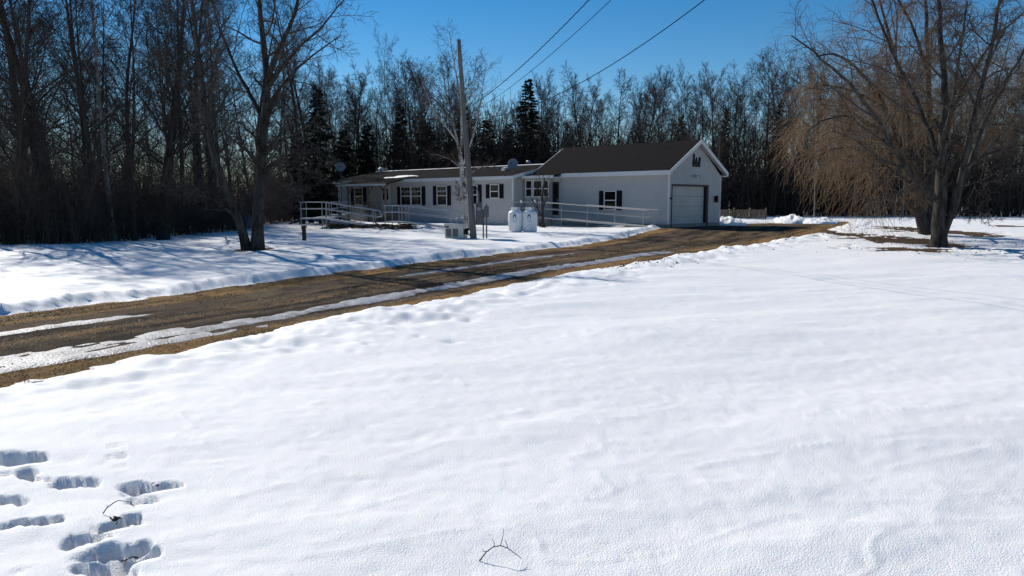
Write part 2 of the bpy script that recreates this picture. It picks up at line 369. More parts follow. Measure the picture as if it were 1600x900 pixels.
# ice left in the wheel tracks
a0 = 14.0
def band(c, w): return np.exp(-((across - c) / w) ** 4)
sN = sstep(0, 1, ALONG) * (1 - sstep(a0 + 19.5, a0 + 23, ALONG)); sF = np.maximum(1 - sstep(a0 + 2.6, a0 + 4.6, ALONG), sstep(a0 + 9, a0 + 11, ALONG) * (1 - sstep(a0 + 18, a0 + 21, ALONG)))
ice = np.maximum(np.maximum(band(.235, .070) * sN, .9 * band(.12, .045) * sN * (1 - sstep(a0 + 2.5, a0 + 6, ALONG))), .95 * band(.70, .050) * sF)
ice = ice + .40 * fbm(ALONG / 1.6, across * 26, 91, 4) + .22 * fbm(DX / .14, DY / .14, 95, 3) - .18
IZ = DZ + np.clip(-.02 + .045 * ice, -.03, .022)
keep = (ice.ravel()[gridQ] > .35).any(1)
tag(link('ice', np_mesh('ice', np.stack([DX, DY, IZ], -1).reshape(-1, 3), gridQ[keep]), M['ice']), kind='structure')
# dead grass blades on the drive's margins and middle, gravel in between
def scatter_drive(n, fn, seed):
    r_ = np.random.RandomState(seed); i = r_.rand(n) ** 1.25 * (NS - 2); k = r_.rand(n) * (NA - 2); i0 = i.astype(int); k0 = k.astype(int); keep = r_.rand(n) < fn[i0, k0]
    i0 = i0[keep]; k0 = k0[keep]; a = r_.rand(keep.sum()); b = r_.rand(keep.sum())
    f_ = lambda G: (G[i0, k0] * (1 - a) + G[i0 + 1, k0] * a) * (1 - b) + (G[i0, k0 + 1] * (1 - a) + G[i0 + 1, k0 + 1] * a) * b
    return np.stack([f_(DX), f_(DY), f_(DZ)], 1), r_
gw = grassy * (ice < .3)
P, r_ = scatter_drive(380000, np.clip(gw, 0, 1) ** 1.5, 4); n = len(P)
h = (.02 + .04 * r_.rand(n)) ; az = r_.rand(n) * 6.283; ln = .55 + .45 * r_.rand(n)
top = P + np.stack([np.cos(az) * h * ln * 1.4, np.sin(az) * h * ln * 1.4, h * (1.08 - .85 * ln)], 1)
wv = np.stack([-np.sin(az), np.cos(az), 0 * az], 1) * (.003 + .004 * r_.rand(n))[:, None]
V = np.stack([P - wv, P + wv, top], 1).reshape(-1, 3)
tag(link('dead_grass', np_mesh('dead_grass', V, np.arange(3 * n).reshape(-1, 3), False), M['grass']), 'short dead brown grass on the margins of the driveway', 'grass', kind='stuff')
P, r_ = scatter_drive(9000, np.clip(1 - grassy, 0, 1) * .9, 9); n = len(P)
oc = np.array([[1, 0, 0], [-1, 0, 0], [0, 1, 0], [0, -1, 0], [0, 0, 1], [0, 0, -1]], float); of = np.array([[0, 2, 4], [2, 1, 4], [1, 3, 4], [3, 0, 4], [2, 0, 5], [1, 2, 5], [3, 1, 5], [0, 3, 5]])
V = P[:, None, :] + oc[None] * (r_.rand(n, 6, 1) * .7 + .6) * (.006 + .014 * r_.rand(n) ** 2)[:, None, None]
tag(link('gravel', np_mesh('gravel', V.reshape(-1, 3), (np.arange(n)[:, None, None] * 6 + of[None]).reshape(-1, 3), False), M['stone']), 'loose gravel scattered in the wheel tracks', 'gravel', kind='stuff')

# ------------------------------------------------------------------ buildings
TH = R(-45)
class Frame:
    def __init__(s, ox, oy, oz): s.o = (ox, oy, oz); s.ex = np.array([math.cos(TH), math.sin(TH)]); s.ey = np.array([-math.sin(TH), math.cos(TH)])
    def w(s, X, Y): return np.array(s.o[:2]) + s.ex * X + s.ey * Y
    def X(s, u, Y):          # local X on the plane Y where the pixel column u falls
        k = (u - 800) / F / cp_eff; a = np.array(s.o[:2]) + s.ey * Y
        return (k * a[1] - a[0]) / (s.ex[0] - k * s.ex[1])
    def Y(s, u, X):
        k = (u - 800) / F / cp_eff; a = np.array(s.o[:2]) + s.ex * X
        return (k * a[1] - a[0]) / (s.ey[0] - k * s.ey[1])
    def Z(s, X, Y, v):       # local z of the pixel row v at that place
        D = s.w(X, Y)[1]; return at(800, v, D)[2] - s.o[2]
cp_eff = 1.0
def lap_wall(mb, spans, z0, z1, mp, step=.115, lip=.014):
    """overlapping siding courses; spans(z)->list of (a0,a1); mp(a, off, z) -> point, off outward"""
    z = z0
    while z < z1 - 1e-4:
        t = min(z + step, z1)
        lo = spans(z + 1e-4); hi = spans(t - 1e-4)
        if len(lo) != len(hi): hi = lo
        for (a0, a1), (b0, b1) in zip(lo, hi):
            V = [mp(a0, lip, z), mp(a1, lip, z), mp(b1, 0.002, t), mp(b0, 0.002, t), mp(a0, 0, z), mp(a1, 0, z)]
            mb.add(V, [(0, 1, 2, 3), (4, 5, 1, 0)])
        z = t
def window(parent, fr, u0, u1, v0, v1, Y, shut=None, double=False, grid=True, curtain=False):
    """window on the long wall at plane Y (outward is -Y)"""
    X0, X1 = fr.X(u0, Y), fr.X(u1, Y); Xm = (X0 + X1) / 2; z1, z0 = fr.Z(Xm, Y, v0), fr.Z(Xm, Y, v1)
    t = .055
    mb = MB()
    for a, b in ([(X0, X1)] if not double else [(X0, Xm - .012), (Xm + .012, X1)]):
        zm = (z0 + z1) / 2
        mb.box(a, a + t, Y - .06, Y + .01, z0, z1); mb.box(b - t, b, Y - .06, Y + .01, z0, z1)
        mb.box(a + t, b - t, Y - .058, Y + .01, z1 - t, z1); mb.box(a + t, b - t, Y - .058, Y + .01, z0, z0 + t); mb.box(a + t, b - t, Y - .055, Y + .01, zm - .03, zm + .03)
    w = mb.build('window', M['trim'], parent)
    for a, b in ([(X0, X1)] if not double else [(X0, Xm - .012), (Xm + .012, X1)]):
        zm = (z0 + z1) / 2
        MB().box(a + t, b - t, Y - .028, Y - .015, zm + .03, z1 - t).build('pane', M['glass'], w)
        MB().box(a + t, b - t, Y - .020, Y - .012, z0 + t, zm - .03).build('pane', M['glass'], w)
        if grid:
            g = MB(); iw = b - a - 2 * t
            for k in (1, 2): g.box(a + t + iw * k / 3 - .008, a + t + iw * k / 3 + .008, Y - .034, Y - .029, zm + .03, z1 - t)
            zz = (zm + .03 + z1 - t) / 2; g.box(a + t, b - t, Y - .037, Y - .0345, zz - .008, zz + .008)
            g.build('muntin', M['curtain'], w)
        if curtain:
            c = MB(); n_ = 9; xs = np.linspace(a + t + .02, b - t - .02, n_)
            zt = [z1 - t - .30 - .10 * abs(math.sin(i * 1.3)) for i in range(n_)]
            c.add([(x, Y - .031 - .002 * (i % 2), z) for i, (x, z) in enumerate(zip(xs, zt))] + [(x, Y - .031 - .002 * (i % 2), z + .09 + .05 * (i % 3 == 0)) for i, (x, z) in enumerate(zip(xs, zt))],
                  [(i, i + 1, n_ + i + 1, n_ + i) for i in range(n_ - 1)])
            c.build('curtain', M['curtain'], w)
    if shut:
        for (s0, s1) in shut:
            A, B = fr.X(s0, Y), fr.X(s1, Y); m = MB(); m.box(A, B, Y - .04, Y + .01, z0, z1)
            nsl = 14
            for k in range(nsl):
                zz = z0 + .06 + (z1 - z0 - .12) * k / nsl; m.box(A + .04, B - .04, Y - .052, Y - .041, zz, zz + .05)
            m.build('shutter', M['shutter'], w)
    return w

# ---- the house
H = Frame(.06, 48.3, .02)
house = empty('house', (H.o[0], H.o[1], H.o[2]), TH)
tag(house, 'long low white single-storey house with black shutters and dark roof', 'house')
HL, HD = 20.6, 8.0
ZW, ZE, ZR, ZS = 3.02, 3.16, 4.06, .76
mb = MB(); mb.box(-HL + .05, -.05, .05, HD - .05, -.3, ZW - .05)
mb.prism([(.05, ZW - .05), (HD - .05, ZW - .05), (HD / 2, ZR - .12)], -HL + .05, -.05, 'x')
lap_wall(mb, lambda z: [(-HL, 0)], ZS, ZW, lambda a, o, z: (a, -o, z))
lap_wall(mb, lambda z: [(0, HD)] if z < ZW - .1 else [((z - ZW + .1) / (ZR - ZW) * HD / 2, HD - (z - ZW + .1) / (ZR - ZW) * HD / 2)], ZS, ZR - .1, lambda a, o, z: (o, a, z))
lap_wall(mb, lambda z: [(-HD, 0)], ZS, ZW, lambda a, o, z: (-HL - o, -a, z))
lap_wall(mb, lambda z: [(0, HL)], ZS, ZW, lambda a, o, z: (-a, HD + o, z))
mb.build('wall', M['siding'], house)
mb = MB(); mb.box(-HL - .004, .004, -.006, HD + .006, -.3, ZS - .002)
for k in range(34): mb.box(-HL + k * .6 + .1, -HL + k * .6 + .14, -.016, -.007, -.3, ZS - .02)
mb.build('skirting', M['skirt'], house)
for cx in (-.04, -HL - .02): MB().box(cx - .02, cx + .08, -.03, .07, ZS, ZW).build('corner_trim', M['trim'], house)
def gable_roof(parent, x0, x1, ymid, half, ze, zr, th, mroof, name='roof'):
    s = (zr - ze) / half
    mb = MB(); mb.prism([(ymid - half, ze), (ymid, zr), (ymid + half, ze), (ymid + half, ze - th), (ymid, zr - th), (ymid - half, ze - th)], x0, x1, 'x')
    return mb.build(name, mroof, parent)
hroof = gable_roof(house, -HL - .3, .3, HD / 2, HD / 2 + .35, ZE, ZR, .10, M['shingle'])
mb = MB(); mb.box(-HL - .32, .32, -.385, -.352, ZE - .22, ZE - .012); mb.box(-HL - .32, .32, HD + .352, HD + .385, ZE - .22, ZE - .012)
mb.build('fascia', M['trim'], house)
mb = MB(); mb.box(-HL - .28, .28, -.35, .02, ZE - .20, ZE - .16); mb.build('soffit', M['trim'], house)
for x in (.305, -HL - .335):
    mb = MB(); y0 = -.36; ym = HD / 2
    for sgn in (-1, 1):
        ye = ym + sgn * (ym - y0); mb.prism([(ye, ZE - .2), (ym, ZR - .2), (ym, ZR - .005), (ye, ZE - .005)][::sgn], x, x + .03, 'x')
    mb.build('rake_board', M['trim'], house)
mb = MB(); mb.prism([(HD / 2 - .16, ZR - .02), (HD / 2, ZR + .035), (HD / 2 + .16, ZR - .02), (HD / 2, ZR + .01)], -HL - .2, .25, 'x'); mb.build('ridge_vent', M['trim'], hroof)
SH = lambda a, b, c, d: [(a, b), (c, d)]
window(house, H, 556, 569, 293, 320.5, -.014, SH(550.5, 555.6, 569.4, 574.5))
window(house, H, 628, 660, 291.5, 321, -.014, SH(622.5, 627.6, 660.4, 665.6), double=True, curtain=True)
window(house, H, 684, 699.5, 290.5, 321, -.014, SH(678, 683.6, 700, 705.3), curtain=True)
window(house, H, 731, 747, 289, 320, -.014, SH(725.5, 730.6, 747.4, 753))
window(house, H, 766.5, 780.5, 288, 310, -.014, SH(760, 766, 781, 787))
X0, X1 = H.X(598.5, 0), H.X(611, 0)
d = MB().box(X0, X1, -.05, .01, .62, 2.72).build('door', M['trim'], house)
MB().box(X0 + .16, X1 - .16, -.062, -.051, 1.62, 2.5).build('pane', M['glass'], d)
MB().tube([(X0 + .1, -.09, 1.5), (X0 + .1, -.05, 1.5)], .03, 8).build('handle', M['black'], d)
# porch at the left end: deck, posts with braces, low roof
pa, pb = H.X(545, -1.6), H.X(613, -1.2)
porch = MB(); porch.box(pa, pb, -1.75, -.03, .50, .58); porch.build('porch_deck', M['deck'], house)
for x in (pa + .12, (pa + pb) / 2 + .3, pb - .12):
    m = MB(); m.box(x - .06, x + .06, -1.70, -1.58, -.2, 2.62)
    m.build('porch_post', M['wood'], house)
    m = MB(); sg = 1 if x < pb - .2 else -1
    m.prism([(x + sg * .06, 1.95), (x + sg * .06, 2.1), (x + sg * .56, 2.62), (x + sg * .70, 2.62)][::sg], -1.68, -1.60); m.build('porch_brace', M['wood'], house)
m = MB(); m.box(pa - .1, pb + .1, -1.72, -1.56, 2.62, 2.76); m.build('porch_beam', M['wood'], house)
m = MB(); m.prism([(-2.05, 2.80), (.9, 3.44), (.9, 3.36), (-2.05, 2.72)][::-1], pa - .9, pb + .45, 'x'); m.build('porch_roof', M['shingle'], house)
m = MB(); m.box(pa - .92, pb + .47, -2.085, -2.053, 2.66, 2.80); m.build('porch_fascia', M['trim'], house)
m = MB()
for x in np.linspace(pa + .3, pb - 1.0, 12): m.box(x - .02, x + .02, -1.69, -1.65, .58, 1.42)
m.box(pa + .18, pb - .9, -1.70, -1.64, 1.40, 1.46); m.build('porch_railing', M['wood'], house)
# roof fittings
def roof_z(Y): return ZE + (ZR - ZE) * (Y + .35) / (HD / 2 + .35)
def on_roof(u, Y): return H.X(u, Y), Y, roof_z(Y)
x, y, z = on_roof(598, 3.3)
MB().lathe([(.10, z - .05), (.10, z + .16), (.26, z + .18), (.28, z + .30), (.16, z + .42), (.03, z + .45)], x, y, 14).build('roof_vent', M['trim'], hroof, True)
x, y, z = on_roof(789, 1.9)
m = MB(); m.prism([(y - .2, z - .03), (y + .2, z + .1), (y + .2, z + .24), (y - .15, z + .17)], x - .17, x + .17, 'x'); m.build('roof_vent', M['gen'], hroof)
x, y, z = on_roof(825, 5.0); z = ZR - .2
MB().lathe([(.06, z - .1), (.06, z + .38), (.15, z + .40), (.15, z + .52), (.04, z + .6)], x, y, 12).build('flue_pipe', M['alu'], hroof, True)
# patches of snow still on the roof
def roof_snow(name, uc, Yc, lx, ly, seed):
    r_ = np.random.RandomState(seed); n = 18; xc = H.X(uc, Yc); ring = []
    for k in range(n):
        a = 2 * math.pi * k / n; f_ = 1 + .25 * r_.normal(); ring.append((xc + lx * math.cos(a) * f_, Yc + ly * math.sin(a) * f_))
    V = [(a, b, roof_z(b) + .004) for a, b in ring] + [(xc + (a - xc) * .75, Yc + (b - Yc) * .75, roof_z(Yc + (b - Yc) * .75) + .06) for a, b in ring] + [(xc, Yc, roof_z(Yc) + .07)]
    MB().add(V, [(k, (k + 1) % n, n + (k + 1) % n, n + k) for k in range(n)] + [(n + k, n + (k + 1) % n, 2 * n) for k in range(n)]).build('roof_snow', M['snow'], hroof, True)
roof_snow('s', 632, .75, 1.35, .42, 3); roof_snow('s', 612, .35, .8, .16, 4)

# ---- the garage
G = Frame(8.78, 42.0, .17)
garage = empty('garage', G.o, TH)
tag(garage, 'white gabled garage with a roll-up door and dark shingle roof', 'garage')
GL, GW = 8.2, 5.6
gW, gE, gR = 2.93, 3.13, 4.96
dy0, dy1 = G.Y(1047, 0), G.Y(1104.5, 0); dz = G.Z(0, dy0, 287.5)
hw = lambda z: (0, GW) if z < gW else ((z - gW) / (gR - .05 - gW) * GW / 2, GW - (z - gW) / (gR - .05 - gW) * GW / 2)
def gspan(z):
    a, b = hw(z)
    return [(a, dy0), (dy1, b)] if z < dz - .03 else [(a, b)]
mb = MB()
lap_wall(mb, lambda z: [(-10.7, 0)], .12, gW, lambda a, o, z: (a, -o, z))
lap_wall(mb, gspan, .12, dz, lambda a, o, z: (o, a, z)); lap_wall(mb, lambda z: [hw(z)], dz, gR - .1, lambda a, o, z: (o, a, z))
lap_wall(mb, lambda z: [(0, 10.7)], .12, gW, lambda a, o, z: (-a, GW + o, z))
# core behind the siding, open where the door stands
mb.box(-10.6, -.45, .01, GW - .01, -.3, gW); mb.box(-.45, -.01, .01, dy0 - .005, -.3, gW); mb.box(-.45, -.01, dy1 + .005, GW - .01, -.3, gW)
mb.box(-.45, -.01, dy0 - .005, dy1 + .005, dz + .005, gW)
mb.prism([(.03, gW), (GW - .03, gW), (GW / 2, gR - .14)], -10.6, -.01, 'x')
mb.build('wall', M['siding'], garage)
mb = MB(); mb.box(-10.62, .006, -.012, GW + .012, -.3, .115); mb.build('foundation', mat('concrete', (.22, .22, .21), .9, col2=(.3, .3, .29), scale=4), garage)
for y in (-.03, GW - .06): MB().box(-.06, .03, y, y + .09, .12, gW).build('corner_trim', M['trim'], garage)
groof = gable_roof(garage, -10.25, .28, GW / 2, GW / 2 + .34, gE, gR, .12, M['shingle'])
mb = MB(); mb.box(-10.28, .30, -.375, -.343, gE - .26, gE - .012); mb.box(-10.28, .30, GW + .343, GW + .375, gE - .26, gE - .012); mb.build('fascia', M['trim'], garage)
mb = MB(); mb.box(-10.25, .26, -.34, .02, gE - .24, gE - .20); mb.box(-10.25, .26, GW - .02, GW + .34, gE - .24, gE - .20); mb.build('soffit', M['trim'], garage)
for x in (.285, -10.3):
    mb = MB(); y0 = -.37; ym = GW / 2
    for sgn in (-1, 1):
        ye = ym + sgn * (ym - y0); mb.prism([(ye, gE - .24), (ym, gR - .24), (ym, gR - .004), (ye, gE - .004)][::sgn], x, x + .03, 'x')
    mb.build('rake_board', M['trim'], garage)
for sgn in (-1, 1):
    ym = GW / 2; ye = ym + sgn * (ym + .33); MB().prism([(ye, gE - .16), (ym, gR - .16), (ym, gR - .128), (ye, gE - .128)][::sgn], .02, .283, 'x').build('rake_soffit', M['trim'], garage)
# roll-up door: four sections with raised panels, set back behind dark jambs
jt = .09
mb = MB(); mb.box(-.22, .02, dy0, dy0 + jt, -.1, dz); mb.box(-.22, .02, dy1 - .22, dy1, -.1, dz); mb.box(-.22, .022, dy0 + jt, dy1 - .22, dz - .10, dz)
mb.build('door_frame', M['dark'], garage)
gd = MB().box(-.24, -.20, dy0 + jt, dy1 - .22, -.08, dz - .10).build('garage_door', M['door'], garage)
ns = 4; zb, zt = -.06, dz - .11; yy0, yy1 = dy0 + jt + .01, dy1 - .23
for k in range(ns):
    a = zb + (zt - zb) * k / ns; b = zb + (zt - zb) * (k + 1) / ns
    m = MB(); m.box(-.20, -.175, yy0, yy1, a + .008, b - .008)
    for zc in ((a + .04, (a + b) / 2 - .025), ((a + b) / 2 + .025, b - .04)): m.box(-.175, -.150, yy0 + .05, yy1 - .05, zc[0], zc[1])
    m.build('door_section', M['door'], gd, bevel=.006)
window(garage, G, 943.2, 962.3, 298, 328, -.014, SH(935.5, 942.8, 962.8, 970.6), grid=False)
# lamp, floodlight, sensor and the dark metal ornament in the gable
y = G.Y(1114.5, 0); z = G.Z(0, y, 311)
lm = MB(); lm.box(0.014, .05, y - .06, y + .06, z - .16, z + .18); lm.lathe([(.05, z - .22), (.09, z - .14), (.09, z + .1), (.12, z + .13), (.03, z + .22)], .14, y, 8); lm.build('wall_lantern', M['black'], garage)
y = G.Y(1084.5, 0); z = G.Z(0, y, 274)
fl = MB(); fl.box(.012, .05, y - .08, y + .08, z - .05, z + .09)
for s in (-1, 1): fl.tube([(.05, y + s * .04, z), (.16, y + s * .17, z - .02), (.26, y + s * .21, z - .10)], [.025, .05, .085], 10)
fl.build('floodlight', M['trim'], garage)
y = G.Y(1083, 0); z = G.Z(0, y, 260)
om = MB()
def blob(mb, prof, cy, x0=.016, x1=.045): mb.prism([(cy + a, z + b) for a, b in prof], x0, x1, 'x')
blob(om, [(-.10, 0), (.10, 0), (.13, .28), (.08, .48), (.11, .62), (.03, .74), (-.08, .66), (-.07, .46), (-.13, .25)], -.23 + y)
blob(om, [(-.09, 0), (.09, 0), (.12, .22), (.07, .36), (.06, .50), (-.05, .52), (-.08, .36), (-.12, .2)], .07 + y)
blob(om, [(-.10, 0), (.10, 0), (.12, .24), (.16, .46), (.07, .58), (-.04, .5), (-.06, .34), (-.12, .2)], .36 + y)
om.box(.016, .04, y - .34, y + .48, z - .03, z + .02); om.build('gable_ornament', M['black'], garage)
y = .13; z = G.Z(0, y, 310); MB().box(.012, .06, y - .04, y + .04, z - .06, z + .07).build('keypad', M['black'], garage)

# ---- glazed link between house and garage
link_b = empty('breezeway', G.o, TH)
tag(link_b, 'narrow glazed entry joining the long house to the garage', 'breezeway')
bx0, bx1, by = -10.50, -7.95, -.75
mb = MB(); lap_wall(mb, lambda z: [(bx0, bx1 - .55)], .3, 2.86, lambda a, o, z: (a, by - o, z)); mb.box(bx0 + .02, bx1 - .57, by + .01, -.02, -.3, 2.86)
mb.box(bx1 - .60, bx1, -.25, -.02, -.3, 2.86); mb.build('wall', M['siding'], link_b)
mb = MB(); mb.prism([(by - .32, 3.0), (-.38, 3.12), (-.38, 3.02), (by - .32, 2.92)][::-1], bx0 + .02, bx1 + .25, 'x'); mb.build('roof', M['shingle'], link_b)
mb = MB(); mb.box(bx0 + .02, bx1 + .25, by - .35, by - .322, 2.84, 3.0); mb.box(bx0 + .02, bx1 + .25, by - .32, -.03, 2.86, 2.90); mb.build('fascia', M['trim'], link_b)
for u0, u1 in ((821.5, 832), (833.5, 847.5), (849, 857.5)):
    window(link_b, G, u0, u1, 281.5, 308, by - .014, grid=False)
d = MB().box(bx1 - .53, bx1 - .02, -.285, -.25, .52, 2.6).build('door', M['dark'], link_b)
MB().box(bx1 - .45, bx1 - .1, -.296, -.286, 1.2, 2.45).build('pane', M['glass'], d)
MB().box(bx1 - .10, bx1 - .06, -.34, -.286, 1.42, 1.5).build('handle', M['alu'], d)

# ------------------------------------------------------------------ ramps
def ramp(name, label, path, width, sides=('l', 'r'), rz=0.0, post_step=2.1, hoop_end=True):
    """path: list of (x,y,deck z); rails on the given sides"""
    base = np.array(path[0]); base[2] = float(soil_z(base[0:1], base[1:2])[0]) + .05
    root = empty(name, base); tag(root, label, 'ramp', 'aluminium wheelchair ramps')
    P = np.array(path, float) - base
    for i in range(len(P) - 1):
        d = P[i + 1] - P[i]; h = np.array([-d[1], d[0], 0]); h = h / np.linalg.norm(h) * width / 2; dn = d / np.linalg.norm(d)
        V = [P[i] - h, P[i + 1] - h, P[i + 1] + h, P[i] + h]; V = [p - dn * .01 * 0 for p in V]; lo = [p - np.array([0, 0, .07]) for p in V]
        MB().add(V + lo, [(0, 1, 2, 3), (7, 6, 5, 4), (0, 4, 5, 1), (1, 5, 6, 2), (2, 6, 7, 3), (3, 7, 4, 0)]).build('deck', M['alu'], root)
        for s in sides:
            sg = 1 if s == 'l' else -1; hh = h * sg * .96
            A, B = P[i] + hh, P[i + 1] + hh
            for k, zz in enumerate((.90, .52)):
                pts = [A + [0, 0, zz], (A + B) / 2 + [0, 0, zz], B + [0, 0, zz]]
                MB().tube(pts, .024, 8).build('rail', M['alu'], root)
            L = np.linalg.norm(B - A); npst = max(2, int(round(L / post_step)) + 1)
            for j in range(npst):
                f_ = (j + .02) / (npst - 1 + .04); q = A + (B - A) * f_ + dn * (.0 if 0 < j < npst - 1 else (.05 if j == 0 else -.05))
                gz = float(soil_z(np.array([q[0] + base[0]]), np.array([q[1] + base[1]]))[0]) - base[2]
                MB().tube([(q[0], q[1], gz), (q[0], q[1], q[2] + .90)], .022, 6).build('post', M['alu'], root)
            if hoop_end and i == len(P) - 2:
                e = B; pts = []
                for a in np.linspace(math.pi / 2, -math.pi / 2, 9): pts.append(e + dn * (.19 * math.cos(a) + .14) + np.array([0, 0, .71 + .19 * math.sin(a)]))
                MB().tube([e + [0, 0, .90]] + pts + [e + [0, 0, .52]], .024, 8).build('rail_return', M['alu'], root)
    return root
# garage ramp, along the long wall
def gl(X, Y, z): p = G.w(X, Y); return (p[0], p[1], z)
ramp('access_ramp', 'long aluminium ramp with handrails along the garage wall', [gl(-10.4, -1.55, .62), gl(-8.2, -1.55, .62), gl(-.35, -1.3, .20)], 1.1)
# house ramps
pl = gpt(473, 357); pr = gpt(499, 359)
c0 = (pl + pr) / 2 + np.array([.1, .7, 0]); e0 = gpt(588, 357); 
ramp('access_ramp', 'aluminium ramp sloping from the raised platform at the left of the house', [(c0[0] - .75, c0[1], .62), (c0[0] + .6, c0[1], .62), (e0[0], e0[1], .16)], 1.15)
s1 = gpt(606, 357); e1 = gpt(712, 358); m1 = s1 + (e1 - s1) * .24
ramp('access_ramp', 'low aluminium ramp ending beside the birch in front of the house', [(s1[0], s1[1], .42), (m1[0], m1[1], .42), (e1[0], e1[1], .10)], 1.15)
pd = H.w((pa + .6), -2.4)
ramp('access_ramp', 'far aluminium ramp leading up from the platform to the porch', [(c0[0] + .2, c0[1] + .75, .62), (pd[0], pd[1], .60)], 1.1, sides=('r',), hoop_end=False, post_step=3.5)

# ------------------------------------------------------------------ yard things
def ground_at(x, y): return float(g_top(np.array([x]), np.array([y]))[0])
# propane tanks
TP = [(0, 0), (.12, 0), (.24, .01), (.33, .05), (.375, .12), (.38, .2), (.38, .96), (.36, 1.06), (.29, 1.13), (.16, 1.165), (.02, 1.17)]
for i, (u, lab) in enumerate([(805.5, 'white upright propane tank, the left one of the pair'), (828, 'white upright propane tank beside the dark shrub')]):
    p = gpt(u, 363.5); x, y = p[0], p[1] + .3 + (.0 if i else .12)
    root = empty('propane_tank', (x, y, -.03)); tag(root, lab, 'propane tank', 'pair of propane tanks')
    MB().lathe(TP[1:], seg=32).build('body', M['tank'], root, True)
    m = MB(); m.lathe([(.30, -.02), (.30, .03)], seg=24); m.build('foot_ring', M['meter'], root)
    # collar: an open guard ring around the valve
    seg = 22; V = []; Fs = []
    for k in range(seg + 1):
        a = R(-62) - R(304) * k / seg
        for rr, zz in ((.225, 1.13), (.225, 1.32), (.212, 1.32), (.212, 1.13)): V.append((rr * math.cos(a), rr * math.sin(a), zz))
    for k in range(seg):
        for j in range(4): Fs.append((k * 4 + j, k * 4 + (j + 1) % 4, k * 4 + 4 + (j + 1) % 4, k * 4 + 4 + j))
    MB().add(V, Fs).build('collar', M['tank'], root)
    MB().lathe([(.04, 1.16), (.04, 1.24), (.075, 1.245), (.075, 1.28), (.02, 1.29)], seg=10).build('valve', M['black'], root)
    # dark arched emblem and two lines of small print on the front, curved with the tank
    def on(a, z, r=.3835): return (r * math.sin(a), -r * math.cos(a), z)
    a0_ = -.12; em = MB()
    outer = [(-.22, .76), (-.22, .86), (-.15, .94), (0, .975), (.15, .94), (.22, .86), (.22, .76)]; inner = [(-.10, .76), (-.10, .84), (-.06, .88), (0, .90), (.06, .88), (.10, .84), (.10, .76)]
    em.add([on(a0_ + a, z) for a, z in outer] + [on(a0_ + a, z) for a, z in inner], [(k, k + 1, 8 + k, 7 + k) for k in range(6)])
    em.build('emblem', M['blue'], root)
    tx = MB(); rr_ = random.Random(4)
    for row, z in enumerate((.66, .575)):
        for k in range(7):
            a = a0_ - .30 + k * .088; hgt = .05
            tx.add([on(a, z), on(a + .062, z), on(a + .062, z + .012), on(a, z + .012)], [(0, 1, 2, 3)])
            tx.add([on(a, z + .012), on(a + .018, z + .012), on(a + .018, z + hgt), on(a, z + hgt)], [(0, 1, 2, 3)])
            if rr_.random() < .6: tx.add([on(a + .044, z + .012), on(a + .062, z + .012), on(a + .062, z + hgt), on(a + .044, z + hgt)], [(0, 1, 2, 3)])
    tx.build('lettering', M['greyprint'], root)
# standby generator
p = gpt(711, 373); root = empty('generator', (p[0] + .03, p[1] + .35, -.03), R(-14)); tag(root, 'beige standby generator box in the snow beside the pole', 'generator')
gm = MB(); gm.box(-.42, .42, -.33, .33, .04, .60); gm.build('cabinet', M['gen'], root, bevel=.02)
MB().prism([(-.36, .60), (.36, .60), (.36, .64), (-.36, .67)], -.45, .45, 'x').build('lid', M['gen'], root, bevel=.012)
for a, b in ((-.36, -.12), (-.06, .18)):
    lv = MB(); lv.box(a, b, -.338, -.331, .12, .46)
    for k in range(9): lv.box(a + .01, b - .01, -.352, -.338, .13 + k * .036, .15 + k * .036)
    lv.build('louver', M['louver'], root)
MB().box(-.40, -.22, -.336, -.3305, .51, .57).build('label', M['dark'], root)
MB().tube([(.42, -.1, .42), (.6, -.12, .44), (.74, -.15, .36), (.80, -.15, .15), (.86, -.1, -.05)], .035, 8).build('hose', M['black'], root, True)
MB().tube([(.42, .05, .22), (.58, .0, .2), (.70, 0, .1), (.78, .02, -.05)], .025, 8).build('hose', M['black'], root, True)
MB().box(.43, .56, -.22, .0, .22, .40).build('connector_box', M['black'], root)
# leaning utility pole
pb_ = gpt(739.5, 373); pt_ = at(716.5, 62, pb_[1] + .15)
root = empty('utility_pole', pb_); tag(root, 'tall leaning wooden utility pole in the front yard', 'pole')
q = pt_ - pb_
pts = [q * f_ for f_ in np.linspace(-.05, 1, 12)]
MB().tube(pts, list(np.linspace(.135, .085, 12)), 14).build('shaft', M['pole'], root, True)
def on_pole(v):  f_ = (373 - v) / 311.; return q * f_
c = on_pole(330) * 1.0
MB().tube([on_pole(372) + [.14, -.13, 0], on_pole(330) + [.13, -.13, 0], on_pole(200) + [.11, -.12, 0]], .022, 6).build('conduit', M['meter'], root)
for v in (178, 168, 184): MB().lathe([(.03, -.06), (.05, -.03), (.05, .03), (.03, .06)], on_pole(v)[0] + .13, on_pole(v)[1] - .02, 8).build('insulator', M['black'], root, loc=(0, 0, on_pole(v)[2]))
